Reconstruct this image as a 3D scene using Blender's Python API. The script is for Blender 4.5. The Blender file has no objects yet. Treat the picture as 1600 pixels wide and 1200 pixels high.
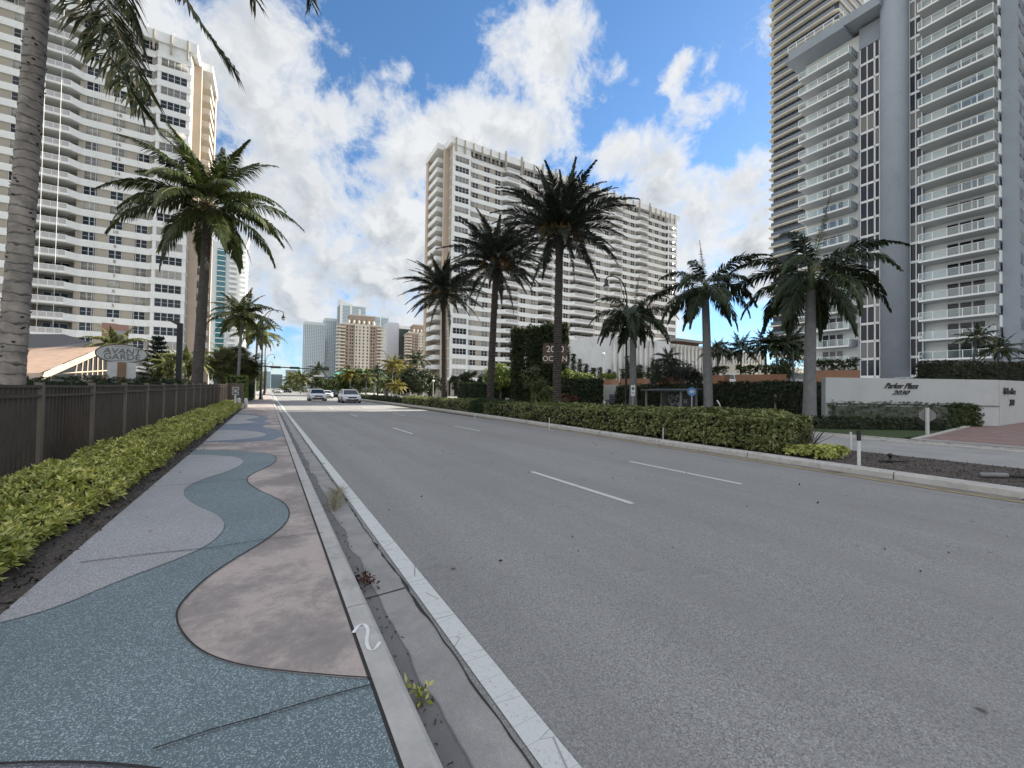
import bpy, bmesh, math, random
import numpy as np
from mathutils import Vector, Matrix, Euler
random.seed(7); RS=np.random.RandomState(11)
C=bpy.context.scene.collection
R=math.radians; PI=math.pi
CAMH=1.7; FOC=640.0; YAW,PITCH,ROLL=R(30.83),R(1.05),R(.85)
_fw=Vector((math.sin(YAW)*math.cos(PITCH),math.cos(YAW)*math.cos(PITCH),math.sin(PITCH)))
_rt=Vector((math.cos(YAW),-math.sin(YAW),0)); _up=_rt.cross(_fw)
_R=_rt*math.cos(ROLL)+_up*math.sin(ROLL); _U=-_rt*math.sin(ROLL)+_up*math.cos(ROLL)
def rayd(px,py): return _fw+_R*((px-800)/FOC)+_U*((600-py)/FOC)
def P(px,py,Z):      # survey helper: the point seen at a place of the photo, Z metres deep
    return Vector((0,0,CAMH))+rayd(px,py)*Z
def G(px,py,z=0.0):
    d=rayd(px,py); return Vector((0,0,CAMH))+d*((z-CAMH)/d.z)
# ---------------------------------------------------------------- materials
MATS={}
def nt(name):
    m=bpy.data.materials.new(name); m.use_nodes=True
    n=m.node_tree; b=n.nodes['Principled BSDF']; return m,n,b
def N(n,t,**k):
    x=n.nodes.new(t)
    for a,v in k.items():
        if a in('i',):
            for kk,vv in v.items(): x.inputs[kk].default_value=vv
        else: setattr(x,a,v)
    return x
def L(n,a,b): n.links.new(a,b)
def c4(c): return (c[0],c[1],c[2],1)
def coord(n,scale=(1,1,1)):
    t=N(n,'ShaderNodeTexCoord'); m=N(n,'ShaderNodeMapping'); m.inputs['Scale'].default_value=scale
    L(n,t.outputs['Object'],m.inputs['Vector']); return m.outputs[0]
def noise(n,vec,scale,detail=4,rough=.6,dist=0):
    x=N(n,'ShaderNodeTexNoise'); x.inputs['Scale'].default_value=scale; x.inputs['Detail'].default_value=detail
    x.inputs['Roughness'].default_value=rough; x.inputs['Distortion'].default_value=dist
    if vec: L(n,vec,x.inputs['Vector'])
    return x.outputs['Fac']
def ramp(n,f,stops):
    x=N(n,'ShaderNodeValToRGB'); e=x.color_ramp.elements
    while len(e)<len(stops): e.new(.5)
    for k,(p,c) in enumerate(stops):
        e[k].position=p; e[k].color=c4(c) if not isinstance(c,float) else (c,c,c,1)
    L(n,f,x.inputs[0]); return x.outputs[0]
def mix(n,f,a,b,mode='MIX'):
    x=N(n,'ShaderNodeMix',data_type='RGBA',blend_type=mode)
    for s,v in((x.inputs[0],f),(x.inputs[6],a),(x.inputs[7],b)):
        if isinstance(v,(int,float)): s.default_value=v
        elif isinstance(v,(tuple,list)): s.default_value=c4(v)
        else: L(n,v,s)
    return x.outputs[2]
def mth(n,op,a,b=None,c=None,clamp=False):
    x=N(n,'ShaderNodeMath',operation=op,use_clamp=clamp)
    for k,v in enumerate((a,b,c)):
        if v is None: continue
        if isinstance(v,(int,float)): x.inputs[k].default_value=v
        else: L(n,v,x.inputs[k])
    return x.outputs[0]
def bump(n,b,h,strength=.3,dist=.01):
    x=N(n,'ShaderNodeBump'); x.inputs['Strength'].default_value=strength; x.inputs['Distance'].default_value=dist
    L(n,h,x.inputs['Height']); L(n,x.outputs[0],b.inputs['Normal'])
def mat(name,col,rough=.7,var=.12,scale=3,bmp=0,metal=0,spec=None,bscale=None,stain=None,rand=0):
    if name in MATS: return MATS[name]
    m,n,b=nt(name); v=coord(n); f=noise(n,v,scale,5,.65)
    c=ramp(n,f,[(.3,tuple(x*(1-var) for x in col)),(.7,tuple(min(1,x*(1+var)) for x in col))])
    if stain:
        f2=noise(n,v,stain[1],6,.7,.5); k=ramp(n,f2,[(.52,0.0),(.72,stain[2])]); c=mix(n,k,c,stain[0])
    if rand:
        g=N(n,'ShaderNodeNewGeometry'); r=mth(n,'MULTIPLY_ADD',g.outputs['Random Per Island'],2*rand,1-rand)
        mm=N(n,'ShaderNodeVectorMath',operation='SCALE'); L(n,c,mm.inputs[0]); L(n,r,mm.inputs['Scale']); c=mm.outputs[0]
    L(n,c,b.inputs['Base Color']); b.inputs['Roughness'].default_value=rough; b.inputs['Metallic'].default_value=metal
    if spec is not None: b.inputs['Specular IOR Level'].default_value=spec
    if bmp: bump(n,b,noise(n,v,bscale or scale*8,4,.7),bmp,.02)
    MATS[name]=m; return m
def leafmat(name,cols,rough=.55,trans=.25,spec=.3):
    if name in MATS: return MATS[name]
    m,n,b=nt(name); g=N(n,'ShaderNodeNewGeometry')
    k=len(cols); c=ramp(n,g.outputs['Random Per Island'],[(i/(k-1),cols[i]) for i in range(k)])
    v=coord(n); f=noise(n,v,1.3,3); c=mix(n,ramp(n,f,[(.3,0.0),(.75,.55)]),c,tuple(x*.55 for x in cols[0]))
    L(n,c,b.inputs['Base Color']); b.inputs['Roughness'].default_value=rough; b.inputs['Specular IOR Level'].default_value=spec
    if trans:
        t=N(n,'ShaderNodeBsdfTranslucent'); L(n,c,t.inputs[0]); ms=N(n,'ShaderNodeMixShader'); ms.inputs[0].default_value=trans
        o=n.nodes['Material Output']; L(n,b.outputs[0],ms.inputs[1]); L(n,t.outputs[0],ms.inputs[2]); L(n,ms.outputs[0],o.inputs[0])
    MATS[name]=m; return m
def glassmat(name,col=(.02,.03,.04),rough=.08,spec=.6,var=.5,curtain=0):
    if name in MATS: return MATS[name]
    m,n,b=nt(name); g=N(n,'ShaderNodeNewGeometry'); v=coord(n)
    oi=N(n,'ShaderNodeObjectInfo'); rr_=mth(n,'FRACT',mth(n,'ADD',g.outputs['Random Per Island'],mth(n,'MULTIPLY',oi.outputs['Random'],7.3)))
    c=mix(n,rr_,col,tuple(x*(1+var*2) for x in col))
    if curtain: c=mix(n,ramp(n,mth(n,'FRACT',mth(n,'MULTIPLY',rr_,5.7)),[(1-curtain-.02,0.0),(1-curtain,.85)]),c,(.22,.22,.21))
    L(n,c,b.inputs['Base Color']); b.inputs['Roughness'].default_value=rough; b.inputs['Specular IOR Level'].default_value=spec
    bump(n,b,noise(n,v,.6,2),.08,.05); MATS[name]=m; return m
# ---------------------------------------------------------------- mesh builder
class MB:
    def __init__(s): s.v=[]; s.f=[]; s.m=[]; s.n=0
    def add(s,vs,fs,mi=0):
        b=s.n; s.v.extend([tuple(x) for x in vs]); s.n+=len(vs)
        for f in fs: s.f.append(tuple(b+i for i in f)); s.m.append(mi)
    def box(s,x0,x1,y0,y1,z0,z1,mi=0):
        vs=[(x,y,z) for z in(z0,z1) for y in(y0,y1) for x in(x0,x1)]
        s.add(vs,[(0,2,3,1),(4,5,7,6),(0,1,5,4),(2,6,7,3),(0,4,6,2),(1,3,7,5)],mi)
    def obox(s,c,ax,ay,az,mi=0):   # centre + three half-axis vectors
        c=Vector(c); vs=[c+ax*i+ay*j+az*k for k in(-1,1) for j in(-1,1) for i in(-1,1)]
        s.add(vs,[(0,2,3,1),(4,5,7,6),(0,1,5,4),(2,6,7,3),(0,4,6,2),(1,3,7,5)],mi)
    def prism(s,poly,z0,z1,mi=0,cap=True):
        k=len(poly); vs=[(x,y,z0) for x,y in poly]+[(x,y,z1) for x,y in poly]
        fs=[(i,(i+1)%k,k+(i+1)%k,k+i) for i in range(k)]
        if cap: fs+=[tuple(range(k))[::-1],tuple(range(k,2*k))]
        s.add(vs,fs,mi)
    def sheet(s,poly,z,mi=0): s.add([(p[0],p[1],z) for p in poly],[tuple(range(len(poly)))],mi)
    def tube(s,pts,rad,k=8,mi=0,cap=True):
        pts=[Vector(p) for p in pts]; n=len(pts)
        if not hasattr(rad,'__len__'): rad=[rad]*n
        vs=[]; px=None
        for i,p in enumerate(pts):
            t=(pts[min(i+1,n-1)]-pts[max(i-1,0)]).normalized()
            a=Vector((0,0,1)) if abs(t.z)<.9 else Vector((1,0,0))
            if px is None: x=t.cross(a).normalized()
            else: x=(px-t*px.dot(t)).normalized()
            px=x; y=t.cross(x)
            for j in range(k):
                an=2*PI*j/k; vs.append(p+(x*math.cos(an)+y*math.sin(an))*rad[i])
        fs=[(i*k+j,i*k+(j+1)%k,(i+1)*k+(j+1)%k,(i+1)*k+j) for i in range(n-1) for j in range(k)]
        if cap: fs+=[tuple(range(k))[::-1],tuple(range((n-1)*k,n*k))]
        s.add(vs,fs,mi)
    def lathe(s,prof,k=16,mi=0,c=(0,0,0)):
        vs=[]; 
        for r,z in prof:
            for j in range(k):
                a=2*PI*j/k; vs.append((c[0]+r*math.cos(a),c[1]+r*math.sin(a),c[2]+z))
        n=len(prof); fs=[(i*k+j,i*k+(j+1)%k,(i+1)*k+(j+1)%k,(i+1)*k+j) for i in range(n-1) for j in range(k)]
        fs+=[tuple(range(k))[::-1],tuple(range((n-1)*k,n*k))]
        s.add(vs,fs,mi)
    def build(s,name,mats,parent=None,smooth=False,origin=None,kind=None):
        me=bpy.data.meshes.new(name)
        vs=np.array(s.v,float).reshape(-1,3)
        if origin is not None: vs=vs-np.array(origin)
        me.from_pydata(vs.tolist(),[],s.f)
        if not isinstance(mats,(list,tuple)): mats=[mats]
        for m in mats: me.materials.append(m)
        me.polygons.foreach_set('material_index',s.m)
        if smooth: me.polygons.foreach_set('use_smooth',[True]*len(s.f))
        me.update(); return link(name,me,parent,origin,kind)
def _place(s,name,mats,smooth,p):
    o=s.build(name,mats,None,smooth); o.location=tuple(p); return o
MB.place=_place
def link(name,me,parent=None,origin=None,kind=None):
    o=bpy.data.objects.new(name,me); C.objects.link(o)
    if origin is not None and parent is None: o.location=origin
    if parent is not None:
        o.parent=parent
        if origin is None: o.matrix_parent_inverse=Matrix.Translation(-parent.location)   # built in world coordinates
        elif origin!=0 : pass
    if kind: o['kind']=kind
    return o
LOC=(0,0,0)   # origin=LOC : built in the parent's own coordinates
def npmesh(name,V,F,mats,parent=None,origin=None,kind=None,mi=None,smooth=False):
    me=bpy.data.meshes.new(name); V=np.asarray(V,np.float32).reshape(-1,3)
    ls=np.array([len(f) for f in F]) if not isinstance(F,np.ndarray) else np.full(len(F),F.shape[1])
    fl=F.ravel() if isinstance(F,np.ndarray) else np.concatenate([np.array(f) for f in F])
    me.vertices.add(len(V)); me.vertices.foreach_set('co',V.ravel())
    me.loops.add(int(ls.sum())); me.loops.foreach_set('vertex_index',fl.astype(np.int32))
    me.polygons.add(len(ls)); me.polygons.foreach_set('loop_start',(np.cumsum(ls)-ls).astype(np.int32)); me.polygons.foreach_set('loop_total',ls.astype(np.int32))
    if not isinstance(mats,(list,tuple)): mats=[mats]
    for m in mats: me.materials.append(m)
    if mi is not None: me.polygons.foreach_set('material_index',mi)
    if smooth: me.polygons.foreach_set('use_smooth',[True]*len(ls))
    me.update(calc_edges=True); return link(name,me,parent,origin,kind)
def thing(name,label,cat,loc=(0,0,0),rz=0,group=None):
    o=bpy.data.objects.new(name,None); C.objects.link(o); o.location=loc; o.rotation_euler=(0,0,rz)
    o.empty_display_size=.3; return tag(o,label,cat,group)
def tag(o,label,cat,group=None,kind=None):
    if label: o['label']=label
    if cat: o['category']=cat
    if group: o['group']=group
    if kind: o['kind']=kind
    return o
def dup(root,loc,rz,label,group=None,scale=None):
    r=root.copy(); C.objects.link(r); r.location=loc; r.rotation_euler=(0,0,rz); r['label']=label
    if group: r['group']=group
    if scale: r.scale=(scale,)*3 if not hasattr(scale,'__len__') else scale
    for ch in list(root.children):
        c=ch.copy(); C.objects.link(c); c.parent=r
        for g in ch.children: d=g.copy(); C.objects.link(d); d.parent=c
    return r
def text(body,size,depth,m,name,parent,mtx,shear=0,align='CENTER',xs=1):
    cu=bpy.data.curves.new('tmp','FONT'); cu.body=body; cu.size=size; cu.extrude=depth; cu.shear=shear; cu.align_x=align
    cu.resolution_u=3; to=bpy.data.objects.new('tmp',cu); C.objects.link(to)
    dg=bpy.context.evaluated_depsgraph_get(); me=bpy.data.meshes.new_from_object(to.evaluated_get(dg))
    bpy.data.objects.remove(to); me.name=name; me.materials.clear(); me.materials.append(m)
    me.transform(mtx@Matrix.Scale(xs,4,(1,0,0))); return link(name,me,parent,None if parent else None)
# ---------------------------------------------------------------- camera, light, sky
sc=bpy.context.scene
cam=bpy.data.cameras.new('Camera'); co=bpy.data.objects.new('Camera',cam); C.objects.link(co); sc.camera=co
cam.sensor_width=36; cam.lens=FOC/1600*36; cam.clip_end=9000; cam.clip_start=.05
mm=Matrix((_R,_U,-_fw)).transposed().to_4x4(); mm.translation=Vector((0,0,CAMH)); co.matrix_world=mm
SUN_EL,SUN_AZ=R(33),R(88)
sd=Vector((math.sin(SUN_AZ)*math.cos(SUN_EL),math.cos(SUN_AZ)*math.cos(SUN_EL),math.sin(SUN_EL)))
sl=bpy.data.lights.new('Sun','SUN'); sl.energy=5.0; sl.angle=R(.5); sl.color=(1,.93,.8)
so=bpy.data.objects.new('Sun',sl); C.objects.link(so); so.rotation_euler=sd.to_track_quat('Z','Y').to_euler()
w=bpy.data.worlds.new('World'); sc.world=w; w.use_nodes=True; n=w.node_tree; bg=n.nodes['Background']
sky=N(n,'ShaderNodeTexSky',sky_type='NISHITA'); sky.sun_disc=False; sky.sun_elevation=SUN_EL; sky.sun_rotation=SUN_AZ
sky.air_density=1.0; sky.dust_density=.1; sky.ozone_density=2.0
tc=N(n,'ShaderNodeTexCoord'); D=tc.outputs['Generated']
wn=N(n,'ShaderNodeTexNoise'); wn.inputs['Scale'].default_value=5; wn.inputs['Detail'].default_value=5; L(n,D,wn.inputs['Vector'])
wv=N(n,'ShaderNodeVectorMath',operation='MULTIPLY_ADD'); L(n,wn.outputs['Color'],wv.inputs[0]); wv.inputs[1].default_value=(.10,)*3
sub=N(n,'ShaderNodeVectorMath',operation='SUBTRACT'); L(n,D,sub.inputs[0]); sub.inputs[1].default_value=(.05,)*3; L(n,sub.outputs[0],wv.inputs[2])
nv=N(n,'ShaderNodeVectorMath',operation='NORMALIZE'); L(n,wv.outputs[0],nv.inputs[0]); WD=nv.outputs[0]
blobs=[(860,100,105,1),(930,110,60,.7),(780,190,80,.9),(720,225,75,1),(840,205,80,.8),(640,190,65,.55),(660,255,70,.8),(770,250,80,.8),
(420,90,110,.9),(400,200,120,1),(330,60,140,1),(180,20,160,1),(530,190,75,.8),(470,290,120,1),(560,270,60,.6),(590,330,95,1),(430,420,150,1),(600,410,90,1),(510,480,110,.9),(590,520,90,.8),(450,550,70,.5),(540,550,80,.6),(660,330,80,.8),(390,520,90,.5),(640,470,80,.8),
(1090,190,42,.8),(1040,230,48,.9),(985,245,50,.9),(1130,165,38,.6),(1070,122,30,.7),(1105,120,22,.6),(1020,260,50,.6),
(1170,320,65,1),(1110,350,80,1),(1040,320,70,.9),(1180,400,90,1),(1090,420,75,.9),(980,320,60,.6),(1010,380,80,.8),(850,290,80,.6),(1230,360,70,.9),(740,300,80,.8),(1170,520,60,.25)]
acc=None
for bx,by,br,bw in blobs:
    d=rayd(bx,by).normalized()
    dt=N(n,'ShaderNodeVectorMath',operation='DOT_PRODUCT'); L(n,WD,dt.inputs[0]); dt.inputs[1].default_value=d
    cs=math.cos(math.atan(br*1.6/FOC/(1+((bx-800)**2+(by-600)**2)/FOC**2)**.75))
    mr=N(n,'ShaderNodeMapRange'); mr.inputs[1].default_value=cs; mr.inputs[2].default_value=1
    L(n,dt.outputs['Value'],mr.inputs[0]); v=mth(n,'MULTIPLY',mth(n,'POWER',mr.outputs[0],1.35),bw)
    acc=v if acc is None else mth(n,'MAXIMUM',acc,v)
def wnoise(scale,detail,rough,vec=None,dist=0):
    return noise(n,vec or D,scale,detail,rough,dist)
fw_d=N(n,'ShaderNodeVectorMath',operation='DOT_PRODUCT'); L(n,D,fw_d.inputs[0]); fw_d.inputs[1].default_value=_fw
outside=N(n,'ShaderNodeMapRange'); outside.inputs[1].default_value=.55; outside.inputs[2].default_value=.3; L(n,fw_d.outputs['Value'],outside.inputs[0])
other=mth(n,'MULTIPLY',ramp(n,wnoise(2.2,3,.5),[(.36,0.0),(.52,1.0)]),outside.outputs[0])
acc=mth(n,'MAXIMUM',acc,other)
fine=wnoise(10.5,12,.64,None,.25); big=wnoise(3.2,4,.5)
dens=mth(n,'ADD',mth(n,'MULTIPLY_ADD',fine,2.9,-1.45),mth(n,'MULTIPLY_ADD',acc,1.1,-.31))
mask=ramp(n,dens,[(.0,0.0),(.16,.22),(.36,.66),(.62,.95),(.85,1.0)])
# self-shading: thick parts greyer below, bright towards the edges
sh_v=N(n,'ShaderNodeVectorMath',operation='ADD'); L(n,D,sh_v.inputs[0]); sh_v.inputs[1].default_value=(sd.x*.022,sd.y*.022,.03)
lo=wnoise(10.5,6,.6,None,.25); lo2=wnoise(10.5,6,.6,sh_v.outputs[0],.25)
relief=mth(n,'MULTIPLY_ADD',mth(n,'SUBTRACT',lo2,lo),3.6,.33,clamp=True)
thick=ramp(n,dens,[(.25,0.0),(.8,1.0)])
sep=N(n,'ShaderNodeSeparateXYZ'); L(n,D,sep.inputs[0])
lowg=N(n,'ShaderNodeMapRange'); lowg.inputs[1].default_value=.5; lowg.inputs[2].default_value=.05; L(n,sep.outputs[2],lowg.inputs[0])
bigs=ramp(n,big,[(.4,.25),(.62,1.0)])
CL_B=(4.7,4.8,4.9); CL_D=(2.0,2.25,2.55)
dk=mth(n,'MULTIPLY',mth(n,'MULTIPLY',mth(n,'ADD',mth(n,'MULTIPLY',relief,1.0),mth(n,'MULTIPLY',bigs,.35)),thick),mth(n,'MULTIPLY_ADD',lowg.outputs[0],.4,.62),clamp=True)
ccol=mix(n,dk,CL_B,CL_D)
hs=N(n,'ShaderNodeHueSaturation'); hs.inputs['Saturation'].default_value=1.18; hs.inputs['Value'].default_value=1.0; L(n,sky.outputs[0],hs.inputs['Color'])
ccol=mix(n,outside.outputs[0],ccol,(6.6,6.55,6.5))  # clouds out of view made brighter to lift the light on the ground
hz_=N(n,'ShaderNodeMapRange'); hz_.inputs[1].default_value=.30; hz_.inputs[2].default_value=.02; L(n,sep.outputs[2],hz_.inputs[0])
skyc=mix(n,hz_.outputs[0],hs.outputs[0],mix(n,1.0,hs.outputs[0],(.50,.70,.95),'MULTIPLY'))
L(n,mix(n,mask,skyc,ccol),bg.inputs['Color']); bg.inputs['Strength'].default_value=.083
sc.view_settings.view_transform='Standard'; sc.view_settings.look='None'; sc.view_settings.exposure=1.2; sc.view_settings.gamma=1
# ================================================================ GROUND
def ground_mats():
    # asphalt
    m,n,b=nt('asphalt'); v=coord(n)
    sp=noise(n,v,95,4,.75); lg=noise(n,v,.35,5,.6); md=noise(n,coord(n,(1,.12,1)),1.6,4,.6)
    va=N(n,'ShaderNodeTexVoronoi'); va.inputs['Scale'].default_value=125; L(n,v,va.inputs['Vector']); sc_=N(n,'ShaderNodeSeparateColor'); L(n,va.outputs['Color'],sc_.inputs[0]); ag=mth(n,'ADD',mth(n,'MULTIPLY',sc_.outputs[0],.5),mth(n,'MULTIPLY',sp,.5))
    c=ramp(n,ag,[(.22,(.12,.119,.117)),(.45,(.245,.243,.239)),(.62,(.30,.298,.29)),(.80,(.48,.475,.465))])
    trk=noise(n,coord(n,(1,.015,1)),1.1,3,.5); c=mix(n,ramp(n,trk,[(.42,0.0),(.6,.38)]),c,(.175,.174,.172)); st=noise(n,v,.9,7,.75,.6); c=mix(n,ramp(n,st,[(.58,0.0),(.7,.45)]),c,(.14,.138,.135))
    c=mix(n,ramp(n,lg,[(.35,0.0),(.7,.35)]),c,(.19,.188,.184)); c=mix(n,ramp(n,md,[(.4,0.0),(.7,.28)]),c,(.31,.305,.297))
    vo=N(n,'ShaderNodeTexVoronoi',feature='F1'); vo.inputs['Scale'].default_value=1.7; L(n,v,vo.inputs['Vector'])
    spot=ramp(n,vo.outputs['Distance'],[(.035,1.0),(.06,0.0)]); c=mix(n,mth(n,'MULTIPLY',spot,.75),c,(.03,.028,.027))
    L(n,c,b.inputs['Base Color']); b.inputs['Roughness'].default_value=.82; bump(n,b,va.outputs['Distance'],.35,.004); MATS['asphalt']=m
    # terrazzo: teal, grey, violet
    for nm,base,chip,dark in(('teal_aggregate',(.125,.172,.188),(.52,.61,.64),(.06,.09,.105)),('grey_aggregate',(.31,.312,.322),(.72,.73,.74),(.09,.09,.1)),('violet_aggregate',(.15,.16,.19),(.5,.5,.56),(.05,.05,.07)),('blue_aggregate',(.12,.155,.205),(.45,.52,.62),(.04,.06,.09))):
        m,n,b=nt(nm); v=coord(n)
        vo=N(n,'ShaderNodeTexVoronoi'); vo.inputs['Scale'].default_value=185; L(n,v,vo.inputs['Vector'])
        s2=N(n,'ShaderNodeSeparateColor'); L(n,vo.outputs['Color'],s2.inputs[0])
        k=ramp(n,s2.outputs[0],[(.0,dark),(.3,base),(.72,base),(.9,chip)]); k=mix(n,ramp(n,vo.outputs['Distance'],[(.28,0.0),(.55,.6)]),k,base)
        lg=noise(n,v,.8,5,.6); k=mix(n,ramp(n,lg,[(.4,0.0),(.75,.4)]),k,tuple(x*.6 for x in base))
        L(n,k,b.inputs['Base Color']); b.inputs['Roughness'].default_value=.6; bump(n,b,vo.outputs['Distance'],.3,.003); MATS[nm]=m
    # pink stained concrete
    m,n,b=nt('pink_concrete'); v=coord(n); f=mth(n,'ADD',mth(n,'MULTIPLY',noise(n,v,1.0,4,.5),.62),mth(n,'MULTIPLY',noise(n,v,7,12,.8),.38)); g=noise(n,v,60,3,.6)
    c=mix(n,ramp(n,f,[(.46,0.0),(.53,.55),(.62,.85)]),(.46,.39,.36),(.16,.152,.148)); c=mix(n,ramp(n,g,[(.3,.25),(.7,0.0)]),c,(.2,.18,.17))
    L(n,c,b.inputs['Base Color']); b.inputs['Roughness'].default_value=.8; bump(n,b,g,.2,.003); MATS['pink_concrete']=m
    # gutter with a damp run along it
    m,n,b=nt('gutter_concrete'); v=coord(n); f=noise(n,v,2.2,8,.7); g=noise(n,v,120,2)
    c=mix(n,ramp(n,f,[(.4,0.0),(.7,.8)]),(.36,.352,.34),(.20,.197,.193)); c=mix(n,ramp(n,g,[(.35,.3),(.6,0.0)]),c,(.1,.1,.1))
    s=N(n,'ShaderNodeSeparateXYZ'); L(n,v,s.inputs[0]); wv=noise(n,coord(n,(0,1,0)),.9,3,.5)
    d=mth(n,'SUBTRACT',s.outputs[0],mth(n,'MULTIPLY_ADD',wv,.22,.70))
    damp=ramp(n,mth(n,'ADD',d,.5),[(.36,1.0),(.487,1.0),(.497,0.0)]); edge=ramp(n,mth(n,'ABSOLUTE',d),[(.0,1.0),(.016,0.0)])
    c=mix(n,mth(n,'MULTIPLY',damp,.62),c,(.09,.088,.092)); c=mix(n,mth(n,'MULTIPLY',edge,.75),c,(.035,.035,.038))
    L(n,c,b.inputs['Base Color']); b.inputs['Roughness'].default_value=.75; bump(n,b,g,.25,.003); MATS['gutter_concrete']=m
    # white line paint, cracked crosswise
    m,n,b=nt('road_paint'); v=coord(n); vo=N(n,'ShaderNodeTexVoronoi',feature='DISTANCE_TO_EDGE'); vo.inputs['Scale'].default_value=6.0; L(n,coord(n,(.22,1,.2)),vo.inputs['Vector'])
    g=noise(n,v,45,5,.75); c=mix(n,ramp(n,g,[(.55,0.0),(.68,.55)]),(.58,.6,.585),(.2,.2,.2))
    c=mix(n,ramp(n,vo.outputs['Distance'],[(.0,.8),(.010,0.0)]),c,(.13,.13,.13)); L(n,c,b.inputs['Base Color']); b.inputs['Roughness'].default_value=.65; MATS['road_paint']=m
    # mulch / soil
    m,n,b=nt('soil'); v=coord(n); f=noise(n,v,38,6,.8); vo=N(n,'ShaderNodeTexVoronoi'); vo.inputs['Scale'].default_value=26; L(n,v,vo.inputs['Vector'])
    c=ramp(n,f,[(.3,(.02,.017,.015)),(.5,(.075,.063,.055)),(.75,(.22,.195,.17))]); L(n,c,b.inputs['Base Color']); b.inputs['Roughness'].default_value=.95; bump(n,b,f,.6,.02); MATS['soil']=m
    # brick pavers
    m,n,b=nt('brick_pavers'); v=coord(n); br=N(n,'ShaderNodeTexBrick'); br.inputs['Scale'].default_value=1
    mp=N(n,'ShaderNodeMapping'); mp.inputs['Rotation'].default_value=(0,0,R(45)); L(n,v,mp.inputs[0]); L(n,mp.outputs[0],br.inputs['Vector'])
    br.inputs['Brick Width'].default_value=.34; br.inputs['Row Height'].default_value=.17; br.inputs['Mortar Size'].default_value=.012
    br.inputs['Color1'].default_value=(.22,.135,.12,1); br.inputs['Color2'].default_value=(.30,.2,.185,1); br.inputs['Mortar'].default_value=(.11,.1,.095,1)
    c=mix(n,ramp(n,noise(n,v,.5,4),[(.4,0.0),(.7,.4)]),br.outputs[0],(.2,.16,.155)); L(n,c,b.inputs['Base Color']); b.inputs['Roughness'].default_value=.85; MATS['brick_pavers']=m
    m,n,b=nt('lawn'); v=coord(n); f=noise(n,v,90,4,.8); g=noise(n,v,.5,4)
    c=ramp(n,f,[(.3,(.014,.03,.008)),(.55,(.045,.085,.02)),(.8,(.09,.13,.035))]); c=mix(n,ramp(n,g,[(.4,0.0),(.7,.4)]),c,(.07,.075,.03))
    L(n,c,b.inputs['Base Color']); b.inputs['Roughness'].default_value=.9; bump(n,b,f,.8,.03); MATS['lawn']=m
ground_mats()
conc=mat('kerb_concrete',(.43,.42,.40),.8,.16,5,.25,bscale=60,stain=((.12,.115,.11),2.5,.6))
lconc=mat('pale_concrete',(.42,.41,.38),.85,.12,1.5,.2,bscale=50,stain=((.2,.19,.18),1.2,.4))
dark=mat('joint_dark',(.03,.028,.027),.9)
def S(name,poly,z,m,kind='structure'):
    b=MB(); b.sheet(poly,z); return b.build(name,m,kind=kind)
def rect(x0,x1,y0,y1): return [(x0,y0),(x1,y0),(x1,y1),(x0,y1)]
S('ground',rect(-2500,2500,-300,4000),-.06,mat('ground_mix',(.17,.165,.12),.95,.35,.05))
S('road',rect(1.04,11.6,-12,1500),0,MATS['asphalt'])
S('far_road',rect(15.05,20.3,-12,1500),.004,mat('pale_asphalt',(.3,.3,.298),.85,.14,.8,.2,bscale=160))
# gutter pan beside the kerb, ragged asphalt joint
S('gutter',rect(.66,1.06,-4,900),.006,MATS['gutter_concrete'])
b=MB(); ys=[-2+.11*i for i in range(420)]; rr=random.Random(3); xl=[]; x=1.055
for y in ys:
    x+=rr.uniform(-.012,.012); x+=(1.058-x)*.2; wd=.006+.012*rr.random()*rr.random()*2
    xl.append((x-wd/2,x+wd/2+ (.02 if rr.random()<.06 else 0)))
for i in range(len(ys)-1):
    b.add([(xl[i][0],ys[i],.011),(xl[i][1],ys[i],.011),(xl[i+1][1],ys[i+1],.011),(xl[i+1][0],ys[i+1],.011)],[(0,1,2,3)])
b.build('pavement_crack',dark,kind='structure')
b=MB()
for y in(.4,3.45,6.5,9.6,12.7,15.8,19,22): b.add([(.67,y,.011),(1.05,y+.03,.011),(1.05,y+.045,.011),(.67,y+.012,.011)],[(0,1,2,3)])
b.build('gutter_joint',dark,kind='structure')
# near kerb in cast lengths with a bevelled top edge
b=MB(); y=-3.0; Lk=3.05
while y<420:
    LL=Lk if y<60 else 30
    pf=[(.515,-.05),(.515,.152),(.525,.158),(.635,.156),(.655,.145),(.668,.12),(.68,-.05)]
    vs=[(px_,y,pz) for px_,pz in pf]+[(px_,y+LL-.012,pz) for px_,pz in pf]; k=len(pf)
    b.add(vs,[(i,(i+1)%k,k+(i+1)%k,k+i) for i in range(k)]+[tuple(range(k))[::-1],tuple(range(k,2*k))]); y+=LL
b.build('kerb',conc,kind='structure')
S('kerb_joint',rect(.497,.515,-3,60),.154,dark)
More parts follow.
